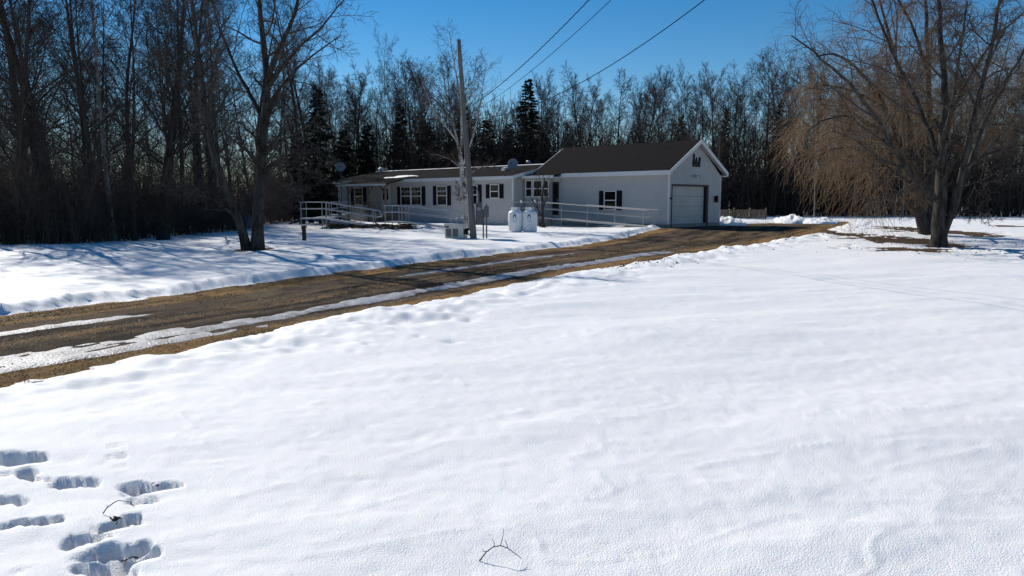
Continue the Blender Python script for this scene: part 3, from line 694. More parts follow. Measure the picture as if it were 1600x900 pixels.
# meter pedestal next to it
p = gpt(750, 373); root = empty('meter_pedestal', (p[0] - .02, p[1] + .1, -.03)); tag(root, 'grey electric meter boxes on posts beside the utility pole', 'meter')
for x in (.16, .30): MB().tube([(x, 0, -.2), (x, 0, 1.52 if x > .2 else 1.3)], .032, 8).build('post', M['meter'], root)
MB().box(-.16, .12, -.10, .06, .62, 1.58).build('cabinet', M['meter'], root, bevel=.01)
MB().lathe([(.085, 0), (.085, .05), (.07, .09), (.02, .10)], 0, 0, 16).build('meter', M['dish'], root).matrix_local = __import__('mathutils').Matrix.Translation((-.02, -.10, 1.32)) @ __import__('mathutils').Matrix.Rotation(R(90), 4, 'X')
MB().box(.20, .40, -.09, .05, .95, 1.42).build('switch_box', M['meter'], root, bevel=.01)
MB().tube([(-.03, -.02, 1.58), (-.03, -.02, 2.0), (-.12, .0, 2.2)], .022, 6).build('conduit', M['meter'], root)
# short post, utility pedestal, dishes
p = gpt(475.5, 377); root = link('short_post', MB().lathe([(.085, -.2), (.085, .56), (.095, .57), (.095, .62), (.06, .64)], seg=12).mesh('short_post'), M['post'], loc=(p[0], p[1], 0)); tag(root, 'short black post standing alone in the snow', 'post')
p = gpt(255, 374); root = link('utility_pedestal', MB().box(-.22, .22, -.18, .18, -.1, .52).box(-.25, .25, -.21, .21, .52, .60).mesh('p'), mat('green_pedestal', (.018, .022, .020), .8, col2=(.028, .033, .03), scale=4), loc=(p[0], p[1], 0)); tag(root, 'dark green utility box at the edge of the left wood', 'utility box')
def dish(loc, aim, r, mast_len, label):
    root = empty('satellite_dish', loc); tag(root, label, 'satellite dish')
    prof = [(r * k / 8, .22 * r * (k / 8) ** 2) for k in range(1, 9)]; seg = 24; V = [(0, 0, 0)]; Fs = []
    for a, b in prof:
        for k in range(seg): V.append((a * math.cos(2 * math.pi * k / seg), a * math.sin(2 * math.pi * k / seg), b))
    n1 = len(V); V += [(x, y, z - .015) for x, y, z in V]
    for off, flip in ((0, 1), (n1, -1)):
        Fs += [(off, off + 1 + k, off + 1 + (k + 1) % seg)[::flip] for k in range(seg)]
        for i in range(7): Fs += [(off + 1 + i * seg + k, off + 1 + (i + 1) * seg + k, off + 1 + (i + 1) * seg + (k + 1) % seg, off + 1 + i * seg + (k + 1) % seg)[::flip] for k in range(seg)]
    Fs += [(1 + 7 * seg + k, n1 + 1 + 7 * seg + k, n1 + 1 + 7 * seg + (k + 1) % seg, 1 + 7 * seg + (k + 1) % seg) for k in range(seg)]
    rf = MB().add(V, Fs).build('reflector', M['dish'], root, True); rf.location = (0, 0, mast_len); rf.rotation_euler = aim
    MB().tube([(0, .03, 0), (0, .03, mast_len * .8), (0, .06, mast_len)], .025, 8).build('mast', M['meter'], root)
    ar = MB().tube([(0, -r * .9, .12), (0, -r * .75, .45 * r + .25), (0, -.12, .5 * r + .2)], .012, 6); ar.box(-.04, .04, -.16, -.06, .5 * r + .14, .5 * r + .26)
    o = ar.build('feed_arm', M['meter'], root); o.location = (0, 0, mast_len); o.rotation_euler = aim
    return root
X_ = H.X(801.5, 1.2); w_ = H.w(X_, 1.2); dish((w_[0], w_[1], roof_z(1.2) + H.o[2] - .02), (R(68), 0, R(-18)), .36, .52, 'grey satellite dish standing on the near slope of the house roof')
w_ = at(532, 261, 60); dish((w_[0], w_[1], -.1), (R(72), 0, R(10)), .40, w_[2] + .1, 'grey satellite dish on a pole at the far left end of the house')
# tarp-covered stack behind the left tree
p = gpt(384, 357); root = link('tarp_covered_stack', MB().prism([(-.62, -.1), (-.58, .25), (-.30, .80), (-.12, 1.08), (-.02, 1.10), (.25, .78), (.58, .22), (.62, -.1)], 0, 2.2).mesh('tarp_covered_stack'), M['tarp'], loc=(p[0], p[1], 0)); root.rotation_euler = (0, 0, R(28))
tag(root, 'grey tarp-covered stack behind the twin-trunked tree', 'stack')
# stakes with white tips
for u, v in ((814.5, 315), (836, 315)):
    w_ = at(u, v, 45.2); root = empty('garden_stake', (w_[0], w_[1], -.1)); tag(root, 'thin garden stake with a white tip ' + ('rising behind the left propane tank' if u < 820 else 'rising behind the right propane tank'), 'stake', 'white-tipped stakes')
    MB().tube([(0, 0, 0), (0, 0, w_[2] + .1)], .012, 6).build('rod', M['meter'], root); MB().lathe([(.02, w_[2] + .02), (.06, w_[2] + .08), (.055, w_[2] + .16), (.02, w_[2] + .2)], seg=8).build('tip', M['trim'], root)
# wire fence behind the garage
f0, f1 = at(1122, 342, 56), at(1196, 342, 56); root = empty('picket_fence', (f0[0], f0[1], .2)); tag(root, 'low grey fence at the wood edge right of the garage', 'fence')
L_ = f1[0] - f0[0]
for k in range(4): MB().box(L_ * k / 3 - .05, L_ * k / 3 + .05, -.05, .05, -.3, .85).build('post', M['wood'], root)
for k in range(34):
    x = L_ * (k + .5) / 34; MB().box(x - .03, x + .03, -.08, -.055, -.1, .72).build('picket', M['wood'], root)
for z in (.12, .58): MB().box(0, L_, -.053, -.02, z, z + .07).build('rail', M['wood'], root)

# snow heaps
def heap(u, v, wpx, hpx, D, seed, label, depth=1.6):
    c = at(u, v, D); w = wpx / F * D; h = hpx / F * D; n, m_ = 46, 26
    X, Y = np.meshgrid(np.linspace(-1, 1, n), np.linspace(-1, 1, m_)); rr = np.sqrt(X ** 2 + Y ** 2)
    e = np.clip(1 - rr ** 2, 0, 1) ** .8
    Z = e * h * (.72 + .34 * fbm(X * 2.2 + seed, Y * 2.2, seed, 2)) + e * .10 * fbm(X * 7, Y * 5, seed + 5, 3) - .15 * (rr > 1) - .06
    V = np.stack([X * w / 2, Y * depth, Z], -1).reshape(-1, 3)
    Q = (np.arange(m_ - 1)[:, None] * n + np.arange(n - 1)[None]).reshape(-1); Q = np.stack([Q, Q + 1, Q + n + 1, Q + n], 1)
    o = link('snow_heap', np_mesh('snow_heap', V, Q), M['snow'], loc=(c[0], c[1], ground_at(c[0], c[1]) - .02)); tag(o, label, 'snow heap', 'ploughed snow heaps')
    return o
heap(1233, 346, 52, 11, 51, 2, 'ploughed snow heap nearer the garage at the end of the drive')
heap(1277, 346, 60, 9, 50, 7, 'ploughed snow heap farther right at the end of the drive')
heap(1136, 348, 62, 13, 47, 11, 'shaded snow heap against the right corner of the garage', 1.2)
heap(668, 360, 34, 6, 42.5, 14, 'small snow mound in front of the low ramp', .8)

# ------------------------------------------------------------------ wires
ends = [np.array([7.3, -.5, 7.95]), np.array([8.0, -.5, 7.6]), np.array([11.2, -.5, 7.4])]
def wire(name, v, thru, sag, label, r=.012):
    A = pb_ + on_pole(v) + np.array([.13, -.02, 0]); B = A + (thru - A) * 1.25
    n = 90; t_ = np.linspace(0, 1, n)
    P = A[None] * (1 - t_)[:, None] + B[None] * t_[:, None]; P[:, 2] -= sag * 4 * t_ * (1 - t_)
    if r > .0115: P[1:-1:2, 2] += .014
    o = link(name, MB().tube([p - P[0] for p in P], r, 6).mesh(name, True), M['wire'], loc=P[0]); tag(o, label, 'wire', 'overhead wires'); return o
def thru(u, v, D): return at(u, v, D)
wire('overhead_wire', 168, thru(908, 0, 18.5), .30, 'overhead wire running up to the right, leftmost of three', .012)
wire('overhead_wire', 178, thru(940, 0, 18.5), .32, 'overhead wire running up to the right, middle of three', .008)
wire('overhead_wire', 184, thru(1049, 0, 17.5), .85, 'overhead wire sagging lowest from the pole, rightmost of three', .0105)

# ------------------------------------------------------------------ trees
def unit(v): return v / (np.linalg.norm(v) + 1e-9)
class Tree:
    def __init__(s, seed): s.r = np.random.RandomState(seed); s.b = {}
    def put(s, lvl, P, Rr): s.b.setdefault((lvl, len(P)), []).append((P, Rr))
    def line(s, p, d, L, r0, r1, n, wig, trop):
        P = [np.array(p, float)]; d = unit(np.array(d, float)); D = [d]
        nz = s.r.normal(0, wig, (n, 3))
        for i in range(n):
            d = d + nz[i]; d[2] += trop; d = d / math.sqrt(d @ d); P.append(P[-1] + d * (L / n)); D.append(d)
        return np.array(P), np.array(D), np.linspace(r0, r1, n + 1)
    def grow(s, P, D, Rr, L, lvl, spec):
        """spawn children of a branch at level lvl"""
        if lvl >= len(spec): return
        c = spec[lvl]; k = s.r.randint(c['k'][0], c['k'][1] + 1); n = len(P) - 1; az = s.r.rand() * 6.28
        for j in range(k):
            f = c['s'] + (1 - c['s']) * (j + s.r.rand()) / k; x = f * n; i = min(int(x), n - 1); w = x - i
            p = P[i] * (1 - w) + P[i + 1] * w; d = D[min(i + 1, n)]; rad = Rr[i] * (1 - w) + Rr[i + 1] * w
            az += 2.4 + s.r.normal(0, .5); a = R(s.r.uniform(*c['a']))
            e1 = unit(np.cross(d, [.3, .5, .81] if abs(d[2]) < .9 else [1, 0, 0])); e2 = np.cross(d, e1)
            nd = d * math.cos(a) + (e1 * math.cos(az) + e2 * math.sin(az)) * math.sin(a)
            l2 = L * s.r.uniform(*c['l']) * (1 - c.get('tp', .5) * f)
            r2 = min(max(rad * c['r'], c['m']), rad * .95); 
            P2, D2, R2 = s.line(p, nd, l2, r2, max(r2 * .3, c['m'] * .5), c['n'], c['w'], c['t'])
            s.put(lvl, P2, R2); s.grow(P2, D2, R2, l2, lvl + 1, spec)
    def meshes(s, sides=(12, 7, 5, 3, 3, 3), split=2):
        out = []
        for sel in (lambda l: l < split, lambda l: l >= split):
            Vs, Qs, n = [], [], 0
            for (lvl, k), items in s.b.items():
                if not sel(lvl): continue
                V, Q = tubes(np.array([a for a, _ in items]), np.array([b for _, b in items]), sides[min(lvl, 5)])
                Vs.append(V); Qs.append(Q + n); n += len(V)
            out.append(np_mesh('tree', np.vstack(Vs), np.vstack(Qs)) if Vs else None)
        return out
def lv(k, a, l, n, w, t, r, m, s=.25, tp=.5): return dict(k=k, a=a, l=l, n=n, w=w, t=t, r=r, m=m, s=s, tp=tp)
def flare(Rr, k=1.5, n=1):
    Rr = Rr.copy(); Rr[0] *= k; Rr[1] *= 1 + (k - 1) * .25; return Rr
def make_tree(seed, Hh, r0, spec, n=12, wig=.03, lean=(0, 0)):
    t = Tree(seed); P, D, Rr = t.line((0, 0, -.15), (lean[0], lean[1], 1), Hh, r0, r0 * .12, n, wig, .02)
    t.put(0, P, flare(Rr, 1.35)); t.grow(P, D, Rr, Hh, 1, spec); return t.meshes()
def place(name, meshes, mats, loc, rz, sc, label, cat, group=None):
    root = empty(name, loc, rz); root.scale = (sc[0], sc[0], sc[1]) if hasattr(sc, '__len__') else (sc, sc, sc)
    tag(root, label, cat, group)
    for nm, me, m in zip(('trunk', 'crown'), meshes, mats):
        if me is not None:
            if not me.materials: me.materials.append(m)
            link(nm, me, None, root)
    return root
rng = random.Random(11)
# prototypes
WOODS = [None,
         lv((18, 21), (28, 66), (.22, .36), 7, .11, .05, .42, .016, .22, .45), lv((9, 11), (28, 65), (.34, .58), 5, .15, .03, .48, .009, .15), lv((7, 9), (28, 65), (.36, .62), 3, .17, .02, .5, .0065, .15), lv((3, 4), (25, 60), (.45, .85), 2, .18, .01, .6, .0075, .2)]
BACK = [None,
        lv((18, 22), (24, 56), (.28, .44), 6, .10, .07, .45, .022, .26, .55), lv((9, 11), (24, 56), (.36, .58), 4, .13, .05, .5, .014, .15), lv((7, 9), (24, 55), (.4, .64), 2, .16, .04, .55, .011, .15), lv((2, 3), (20, 50), (.5, .8), 2, .15, .03, .7, .009, .3)]
woods = [make_tree(100 + i, 15, [.15, .17, .13, .16, .14][i], WOODS, wig=.022 + .008 * i, lean=(.05 * (i - 2), .03 * (i - 1))) for i in range(4)]
backs = [make_tree(200 + i, 12.5, .15, BACK, wig=.03 + .012 * i) for i in range(4)]
BIRCH = [None, lv((15, 18), (25, 48), (.16, .26), 6, .10, .06, .28, .012, .35, .5), lv((7, 9), (25, 55), (.35, .55), 4, .14, .03, .5, .008, .2), lv((6, 7), (25, 55), (.4, .65), 3, .16, .0, .6, .006, .2)]
birches = [make_tree(300 + i, 13, .10, BIRCH, wig=.010 + .008 * i) for i in range(2)]
def conifer(seed, Hh, rad, dens=1.0):
    t = Tree(seed); P, D, Rr = t.line((0, 0, -.15), (0, 0, 1), Hh, .16, .015, 10, .008, 0); t.put(0, P, Rr)
    r_ = t.r; V = []; T = []; nb = int(70 * Hh / 4 * dens)
    tri = []
    for j in range(nb):
        f = .06 + .93 * (j + r_.rand()) / nb; z = f * Hh - .15
        L = rad * (1 - f) ** .85 * r_.uniform(.45, 1.18) + .12; az = r_.rand() * 6.283
        dr = np.array([math.cos(az), math.sin(az), .0]); up = .25 * (f - .35)
        n = 5; xs = np.linspace(0, 1, n + 1); Pb = np.array([0, 0, z])[None] + dr[None] * (L * xs)[:, None]; Pb[:, 2] += L * (up * xs - .42 * xs ** 2 + .22 * xs ** 3)
        t.put(2, Pb, np.linspace(.022, .005, n + 1))
        side = np.array([-dr[1], dr[0], 0]); m = int(16 + 26 * L)
        fr = r_.rand(m) ** .7; base = np.stack([np.interp(fr, xs, Pb[:, c]) for c in range(3)], 1)
        sg = r_.choice([-1, 1], m)[:, None]; ln = (.14 + .40 * (1 - fr) * min(1, L) + .1 * r_.rand(m))[:, None]
        dirs = dr[None] * (.6 + .4 * r_.rand(m, 1)) + side[None] * sg * r_.rand(m, 1) * 1.1 + np.array([0, 0, 1.])[None] * r_.normal(-.25, .28, (m, 1))
        dirs /= np.linalg.norm(dirs, axis=1, keepdims=True); wv = np.cross(dirs, r_.normal(0, 1, (m, 3))); wv /= np.linalg.norm(wv, axis=1, keepdims=True)
        wv *= (.035 + .045 * r_.rand(m, 1)); tip = base + dirs * ln; mid = base + dirs * ln * .45
        tri.append(np.stack([base, mid + wv, tip, mid - wv], 1))
    A = np.concatenate(tri); nq = len(A)
    trunk, crown = t.meshes()
    b = np_mesh('needles', A.reshape(-1, 3), np.arange(nq * 4).reshape(-1, 4), False)
    return trunk, b
conifers = [conifer(400, 13, 2.4), conifer(401, 9, 2.2), conifer(402, 11, 1.8, .9)]
T_W = (M['barkd'], M['twigd']); T_B = (M['barkd'], M['twigr']); T_BI = (M['birchfar'], M['twigr']); T_C = (M['barkd'], M['needle'])

# the wood on the left: explicit trunks first, then filling
def wood_tree(u, D, H_, k, lab=None, cat='tree', grp='trees of the wood on the left', protos=None, mats=T_W, thick=1.0):
    x = (u - 800) / F * D; s = H_ / (15 if protos is None else 13)
    return place('bare_tree' if protos is None else 'birch_tree', (protos or woods)[k % len(protos or woods)], mats, (x, D, ground_at(x, D) - .05), rng.random() * 6.28, (s * thick, s), lab or 'tall leafless tree in the dense dark wood on the left', cat, grp if lab is None or protos is None else None)
for u, D, H_, k, th in ((22, 29, 12.5, 0, 1.2), (72, 31, 13, 1, 1.2), (128, 34, 13, 2, 1.1), (150, 30.5, 12, 3, 1.0), (246, 35, 14, 4, 1.3), (255, 42, 16, 0, 1.2), (318, 40, 15, 1, 1.1), (45, 38, 18, 3, 1.2), (212, 31.5, 11.5, 2, .9), (-30, 28, 12.5, 2, 1.1), (335, 46, 16, 3, 1), (290, 37, 14, 4, .9), (102, 44, 17, 0, 1.2)):
    wood_tree(u, D, H_, k, thick=th)
wood_tree(178, 31, 13.5, 1, 'birch with pale mottled trunk at the front of the left wood', 'birch', protos=birches, mats=(M['birchfar'], M['twigd']), thick=1.1)
wood_tree(345, 44, 12, 1, 'slim pale birch behind the twin-trunked tree', 'birch', protos=birches, mats=(M['birchfar'], M['twigd']), thick=1.0)
for i in range(28):
    D = 40 + 45 * (i + .5) / 28; um = (470 if D < 48 else 520); u = -60 + (um + 60) * ((i * .618) % 1) * (1.0 if D > 50 else .82)
    wood_tree(u, D, rng.uniform(12, 17), i % 5, thick=rng.uniform(.8, 1.1))
for i in range(16):
    D = 47 + 38 * (i + .5) / 16; wood_tree(-40 + 520 * ((i * .618 + .37) % 1), D, rng.uniform(12, 16), i, thick=rng.uniform(.8, 1.1))
# wood behind the buildings
prof_u = [430, 540, 600, 650, 700, 760, 800, 860, 900, 950, 1000, 1050, 1100, 1140, 1180, 1220, 1300, 1400, 1500, 1700]
prof_v = [120, 130, 140, 115, 120, 170, 165, 145, 138, 142, 122, 132, 140, 122, 118, 112, 110, 125, 120, 120]
nb_ = 92
for i in range(nb_):
    u = 440 + (1680 - 440) * (i + rng.random()) / nb_; D = 66 + 26 * ((i * .381) % 1)
    if u < 640: D = max(D, 74)
    vt = np.interp(u, prof_u, prof_v) + rng.uniform(-14, 42); x = (u - 800) / F * D; H_ = at(u, vt, D)[2]
    place('bare_tree', backs[(i * 7 // 3) % 4], T_B, (x, D, ground_at(x, D) - .05), rng.random() * 6.28, (H_ / 12.5 * rng.uniform(.75, 1.0), H_ / 12.5), 'leafless tree in the wood behind the white buildings', 'tree', 'bare trees behind the buildings')
place('bare_tree', woods[2], (M['bark'], M['twigr']), ((612 - 800) / F * 70, 70, -.05), 1.0, (.62, at(612, 66, 70)[2] / 15), 'tall slender leafless tree rising highest behind the left end of the house', 'tree')
for u, D, vt, lab in ((1116, 60, 215, 'slim pale birch just right of the garage gable'), (1270, 58, 190, 'slim leaning pale birch behind the end of the drive'), (598, 68, 200, 'slim pale birch behind the left of the house roof'), (1408, 60, 180, 'pale thin birch seen left of the right-hand trunks')):
    x = (u - 800) / F * D; s = at(u, vt, D)[2] / 13
    place('birch_tree', birches[int(u) % 2], T_BI, (x, D, ground_at(x, D) - .05), u, (s * .9, s), lab, 'birch', 'thin birches before the far wood')
CON = [(824, 68, 118, 0, 1.25, 'tall pointed dark spruce rising above the house roof'), (502, 52, 128, 0, 1.2, 'dark narrow conifer at the left end of the house'), (630, 72, 158, 2, 1.1, 'dark spruce behind the birch, left of the pole'), (578, 74, 190, 1, 1.2, 'dark spruce behind the left end of the roof'),
       (668, 70, 185, 1, 1.6, 'broad low spruce behind the middle of the house'), (762, 69, 182, 1, 1.5, 'broad dark spruce just right of the pole'), (795, 73, 190, 2, 1.5, 'dark spruce left of the tall pointed spruce'), (722, 72, 180, 1, 1.6, 'low dark spruce hidden behind the pole'), (850, 71, 205, 1, 1.4, 'low dark spruce right of the tall pointed spruce'),
       (1210, 76, 154, 2, .8, 'narrow dark spruce left of the willow'), (1128, 80, 170, 2, .8, 'small dark spruce behind the garage gable'), (1060, 80, 178, 2, .9, 'dark spruce behind the garage roof'), (540, 70, 200, 1, 1.3, 'low dark spruce past the left house corner'), (470, 60, 200, 1, 1.4, 'dark bushy spruce behind the twin-trunked tree')]
for u, D, vt, k, wd, lab in CON:
    x = (u - 800) / F * D; hh = (13, 9, 11)[k]; s = at(u, vt, D)[2] / hh
    place('spruce_tree', conifers[k], T_C, (x, D, ground_at(x, D) - .05), u, (s * wd, s), lab, 'spruce', 'dark conifers')

# trees built limb by limb from the photograph
def custom(name, u, v, limbs, spec, seed, mats, label, cat, split=2, sides=(12, 8, 5, 3, 3, 3), Doff=0.0):
    b = gpt(u, v); b[1] += Doff; D = b[1]; t = Tree(seed)
    b[0] = (u - 800) / F * D
    for pts, r0, r1, lvl in limbs:
        Q = np.array([at(a, c, D + dd) - b for a, c, dd in pts]); L = np.linalg.norm(np.diff(Q, axis=0), axis=1); s_ = np.concatenate([[0], np.cumsum(L)])
        n = max(6, int(s_[-1] / .45)); tt = np.linspace(0, s_[-1], n + 1)
        P = np.stack([np.interp(tt, s_, Q[:, c]) for c in range(3)], 1)
        for _ in range(2): P[1:-1] = (P[:-2] + 2 * P[1:-1] + P[2:]) / 4
        P[1:] += t.r.normal(0, .018, P[1:].shape)
        Dd = np.gradient(P, axis=0); Dd /= np.linalg.norm(Dd, axis=1, keepdims=True); Rr = np.linspace(r0, r1, n + 1)
        t.put(lvl, P, flare(Rr, 1.3) if lvl == 0 else Rr); t.grow(P, Dd, Rr, s_[-1], max(1, lvl) + (1 if lvl else 0) if False else (lvl + 1), spec)
    ms = t.meshes(sides, split); me = ms
    root = empty(name, (b[0], b[1], b[2] - .12)); tag(root, label, cat)
    for nm, m_, mt in zip(('trunk', 'crown'), me, mats):
        m_.materials.append(mt); o = link(nm, m_, None, root); o.location = (0, 0, .12 - 0.0)
    return root
sp_big = [None, lv((9, 11), (28, 60), (.25, .42), 7, .10, .04, .42, .02, .35), lv((11, 13), (28, 66), (.30, .55), 6, .13, .03, .42, .010, .14), lv((8, 9), (28, 64), (.34, .60), 3, .16, .02, .45, .0075, .12), lv((4, 5), (25, 60), (.42, .8), 2, .17, .01, .6, .0062, .2)]
# twin-trunked tree on the left lawn
custom('twin_trunk_tree', 398, 389, [
    ([(402, 392, 0), (404, 330, .1), (409, 260, .2), (414, 190, .2), (417, 125, .3)], .21, .115, 0),
    ([(386, 392, 0), (376, 352, -.2), (352, 300, -.5), (332, 235, -.8), (318, 150, -1.2), (306, 60, -1.5), (296, -30, -1.6)], .155, .045, 0),
    ([(417, 130, .3), (412, 60, .5), (402, -20, .8), (395, -90, 1)], .12, .04, 1), ([(416, 128, .3), (438, 75, 0), (462, 20, -.4), (480, -50, -.8)], .11, .03, 1),
    ([(414, 190, .2), (392, 150, 1), (360, 90, 2), (335, 20, 2.5), (320, -40, 3)], .08, .02, 1), ([(415, 170, .2), (450, 120, .8), (495, 80, 1.6), (535, 55, 2)], .075, .015, 1),
    ([(416, 140, .2), (455, 85, -.6), (505, 40, -1.5), (540, 0, -2.2)], .07, .015, 1), ([(409, 265, .2), (385, 225, -.6), (350, 215, -1.4), (322, 190, -2)], .06, .012, 1), ([(410, 250, .2), (440, 212, -.5), (480, 215, -1.2), (515, 240, -1.6)], .06, .012, 1),
    ([(408, 290, .2), (440, 262, 1), (480, 260, 1.6), (520, 285, 2)], .045, .01, 1), ([(376, 352, -.2), (340, 310, -.9), (300, 290, -1.5), (262, 285, -2)], .05, .01, 1), ([(412, 330, 0), (440, 300, -.8), (470, 295, -1.4)], .035, .008, 1)],
    sp_big, 21, (M['bark'], M['twig']), 'leafless twin-trunked tree standing on the left lawn', 'tree')
# birch in front of the house
sp_birch = [None, lv((5, 6), (25, 50), (.28, .42), 6, .10, .06, .4, .014, .3), lv((12, 15), (25, 58), (.28, .5), 5, .13, .03, .42, .010, .15), lv((8, 10), (25, 58), (.36, .6), 3, .16, .01, .5, .0075, .12), lv((4, 5), (25, 58), (.45, .75), 2, .17, -.0, .6, .006, .2)]
custom('birch_tree', 730, 358, [
    ([(730, 360, 0), (726, 310, 0), (723, 270, 0), (719, 240, 0)], .145, .11, 0),
    ([(719, 242, 0), (712, 205, .2), (703, 175, .4), (694, 130, .6), (688, 95, .8)], .075, .02, 1), ([(720, 242, 0), (722, 190, -.2), (716, 130, -.3), (705, 75, -.3), (702, 50, -.3)], .07, .02, 1),
    ([(722, 262, 0), (738, 215, .3), (748, 180, .6), (756, 130, .8), (760, 95, 1)], .05, .012, 1), ([(711, 200, .2), (690, 170, 1), (665, 140, 1.5), (650, 105, 1.8)], .05, .012, 1), ([(716, 225, 0), (700, 200, -.7), (676, 175, -1.4), (662, 135, -2)], .05, .012, 1),
    ([(721, 180, -.2), (738, 140, -.8), (745, 95, -1.1)], .045, .01, 1), ([(723, 265, 0), (700, 245, -.6), (672, 240, -1)], .03, .008, 1), ([(725, 280, 0), (745, 262, .5), (775, 255, .8)], .03, .008, 1)],
    sp_birch, 33, (M['birch'], M['twigr']), 'white-barked birch standing in front of the house by the pole', 'birch')
# right-hand front tree
custom('spreading_tree', 1466, 386, [
    ([(1466, 389, 0), (1466, 350, 0), (1468, 318, 0), (1471, 270, 0), (1474, 200, .1)], .25, .14, 0),
    ([(1474, 205, .1), (1476, 130, .2), (1470, 60, .3), (1466, -20, .4), (1464, -90, .5)], .13, .04, 1),
    ([(1470, 372, 0), (1488, 335, -.1), (1499, 290, -.2), (1512, 235, -.3), (1530, 150, -.5), (1552, 60, -.7), (1568, -30, -.9)], .13, .04, 0),
    ([(1487, 340, -.1), (1510, 270, .5), (1535, 200, 1), (1565, 140, 1.5), (1605, 70, 2), (1640, 0, 2.4)], .10, .03, 1),
    ([(1467, 315, 0), (1442, 295, -.3), (1412, 262, -.6), (1396, 225, -.9), (1360, 170, -1.4), (1318, 120, -2), (1275, 85, -2.5), (1238, 55, -2.8)], .12, .02, 1),
    ([(1471, 265, 0), (1452, 205, .6), (1425, 140, 1), (1392, 80, 1.4), (1365, 10, 1.8), (1350, -50, 2)], .10, .025, 1),
    ([(1473, 225, .1), (1490, 150, -.8), (1500, 80, -1.3), (1512, 0, -1.8)], .08, .025, 1), ([(1410, 262, -.6), (1375, 250, -1.4), (1335, 215, -2.2), (1300, 205, -3)], .05, .01, 1),
    ([(1505, 265, -.3), (1545, 235, -.9), (1590, 225, -1.5), (1640, 230, -2)], .045, .01, 1), ([(1500, 290, -.2), (1530, 285, .6), (1570, 262, 1.3), (1610, 262, 2)], .035, .01, 1), ([(1470, 300, 0), (1440, 330, .6), (1400, 325, 1.2)], .03, .008, 1), ([(1488, 335, -.1), (1520, 325, -.9), (1552, 345, -1.5)], .025, .008, 1),
    ([(1445, 297, -.3), (1420, 300, -1), (1380, 305, -1.7), (1345, 320, -2.2)], .035, .008, 1)],
    sp_big, 52, (M['bark'], M['twig']), 'leafless spreading tree with pale grey limbs in front at the right', 'tree')
# willow behind it
sp_wil = [None, lv((6, 7), (25, 55), (.34, .5), 8, .10, .03, .42, .025, .3), lv((11, 12), (30, 70), (.26, .46), 6, .12, .0, .42, .012, .15), lv((10, 11), (25, 70), (.5, .85), 4, .12, -.15, .4, .010, .1, .3), lv((5, 6), (20, 55), (1.0, 1.7), 3, .09, -.29, .6, .0068, .1, .3)]
custom('willow_tree', 1446, 367, [
    ([(1448, 370, 0), (1440, 345, 0), (1432, 310, 0), (1425, 270, .1)], .26, .19, 0), ([(1452, 368, .1), (1452, 320, .2), (1450, 260, .4), (1452, 180, .8), (1450, 90, 1), (1446, 0, 1)], .22, .06, 0),
    ([(1427, 280, .1), (1405, 220, 0), (1380, 160, -.3), (1345, 110, -.8), (1305, 80, -1.2), (1275, 90, -1.5)], .15, .03, 1), ([(1428, 285, .1), (1400, 240, 1), (1362, 200, 1.8), (1320, 165, 2.4), (1280, 150, 2.8), (1250, 165, 3)], .13, .025, 1),
    ([(1425, 272, .1), (1420, 190, .6), (1405, 110, 1), (1385, 40, 1.2), (1370, -20, 1.4)], .15, .04, 1), ([(1405, 222, 0), (1365, 195, -1.2), (1325, 180, -2.2), (1285, 185, -3), (1262, 205, -3.4)], .09, .02, 1),
    ([(1450, 250, .4), (1485, 180, .2), (1520, 110, 0), (1560, 50, -.4), (1600, 20, -.6)], .12, .03, 1), ([(1451, 200, .6), (1500, 150, 1.6), (1560, 110, 2.4), (1610, 100, 3)], .09, .03, 1), ([(1451, 120, .8), (1430, 50, 0), (1400, -10, -.8), (1370, -30, -1.2)], .08, .03, 1),
    ([(1430, 290, .1), (1400, 270, -1), (1350, 235, -2), (1305, 230, -2.6), (1265, 250, -3)], .07, .015, 1), ([(1452, 260, .4), (1500, 215, -1), (1550, 190, -2), (1605, 200, -2.6)], .07, .02, 1), ([(1380, 165, -.3), (1330, 140, .6), (1280, 130, 1.2), (1240, 150, 1.6)], .06, .015, 1)],
    sp_wil, 77, (M['barkd'], M['willow']), 'large willow with drooping orange-brown twigs behind the spreading tree', 'willow')
# dark shrub by the breezeway
sp_shrub = [None, lv((5, 7), (15, 35), (.35, .6), 5, .10, .06, .5, .010, .2), lv((4, 6), (20, 45), (.35, .6), 3, .14, .03, .5, .006, .2)]
custom('thin_shrub', 848, 356, [([(848, 358, 0), (847, 325, 0), (849, 295, .05), (851, 278, .1)], .09, .03, 0), ([(844, 358, .1), (839, 320, .1), (838, 290, .2)], .03, .01, 0), ([(852, 358, -.1), (846, 310, -.2), (842, 275, -.3)], .03, .01, 0), ([(843, 358, .2), (850, 320, .3), (856, 292, .4)], .025, .01, 0)],
    sp_shrub, 88, (M['barkd'], M['twigd']), 'thin dark leafless shrub beside the propane tanks', 'shrub')

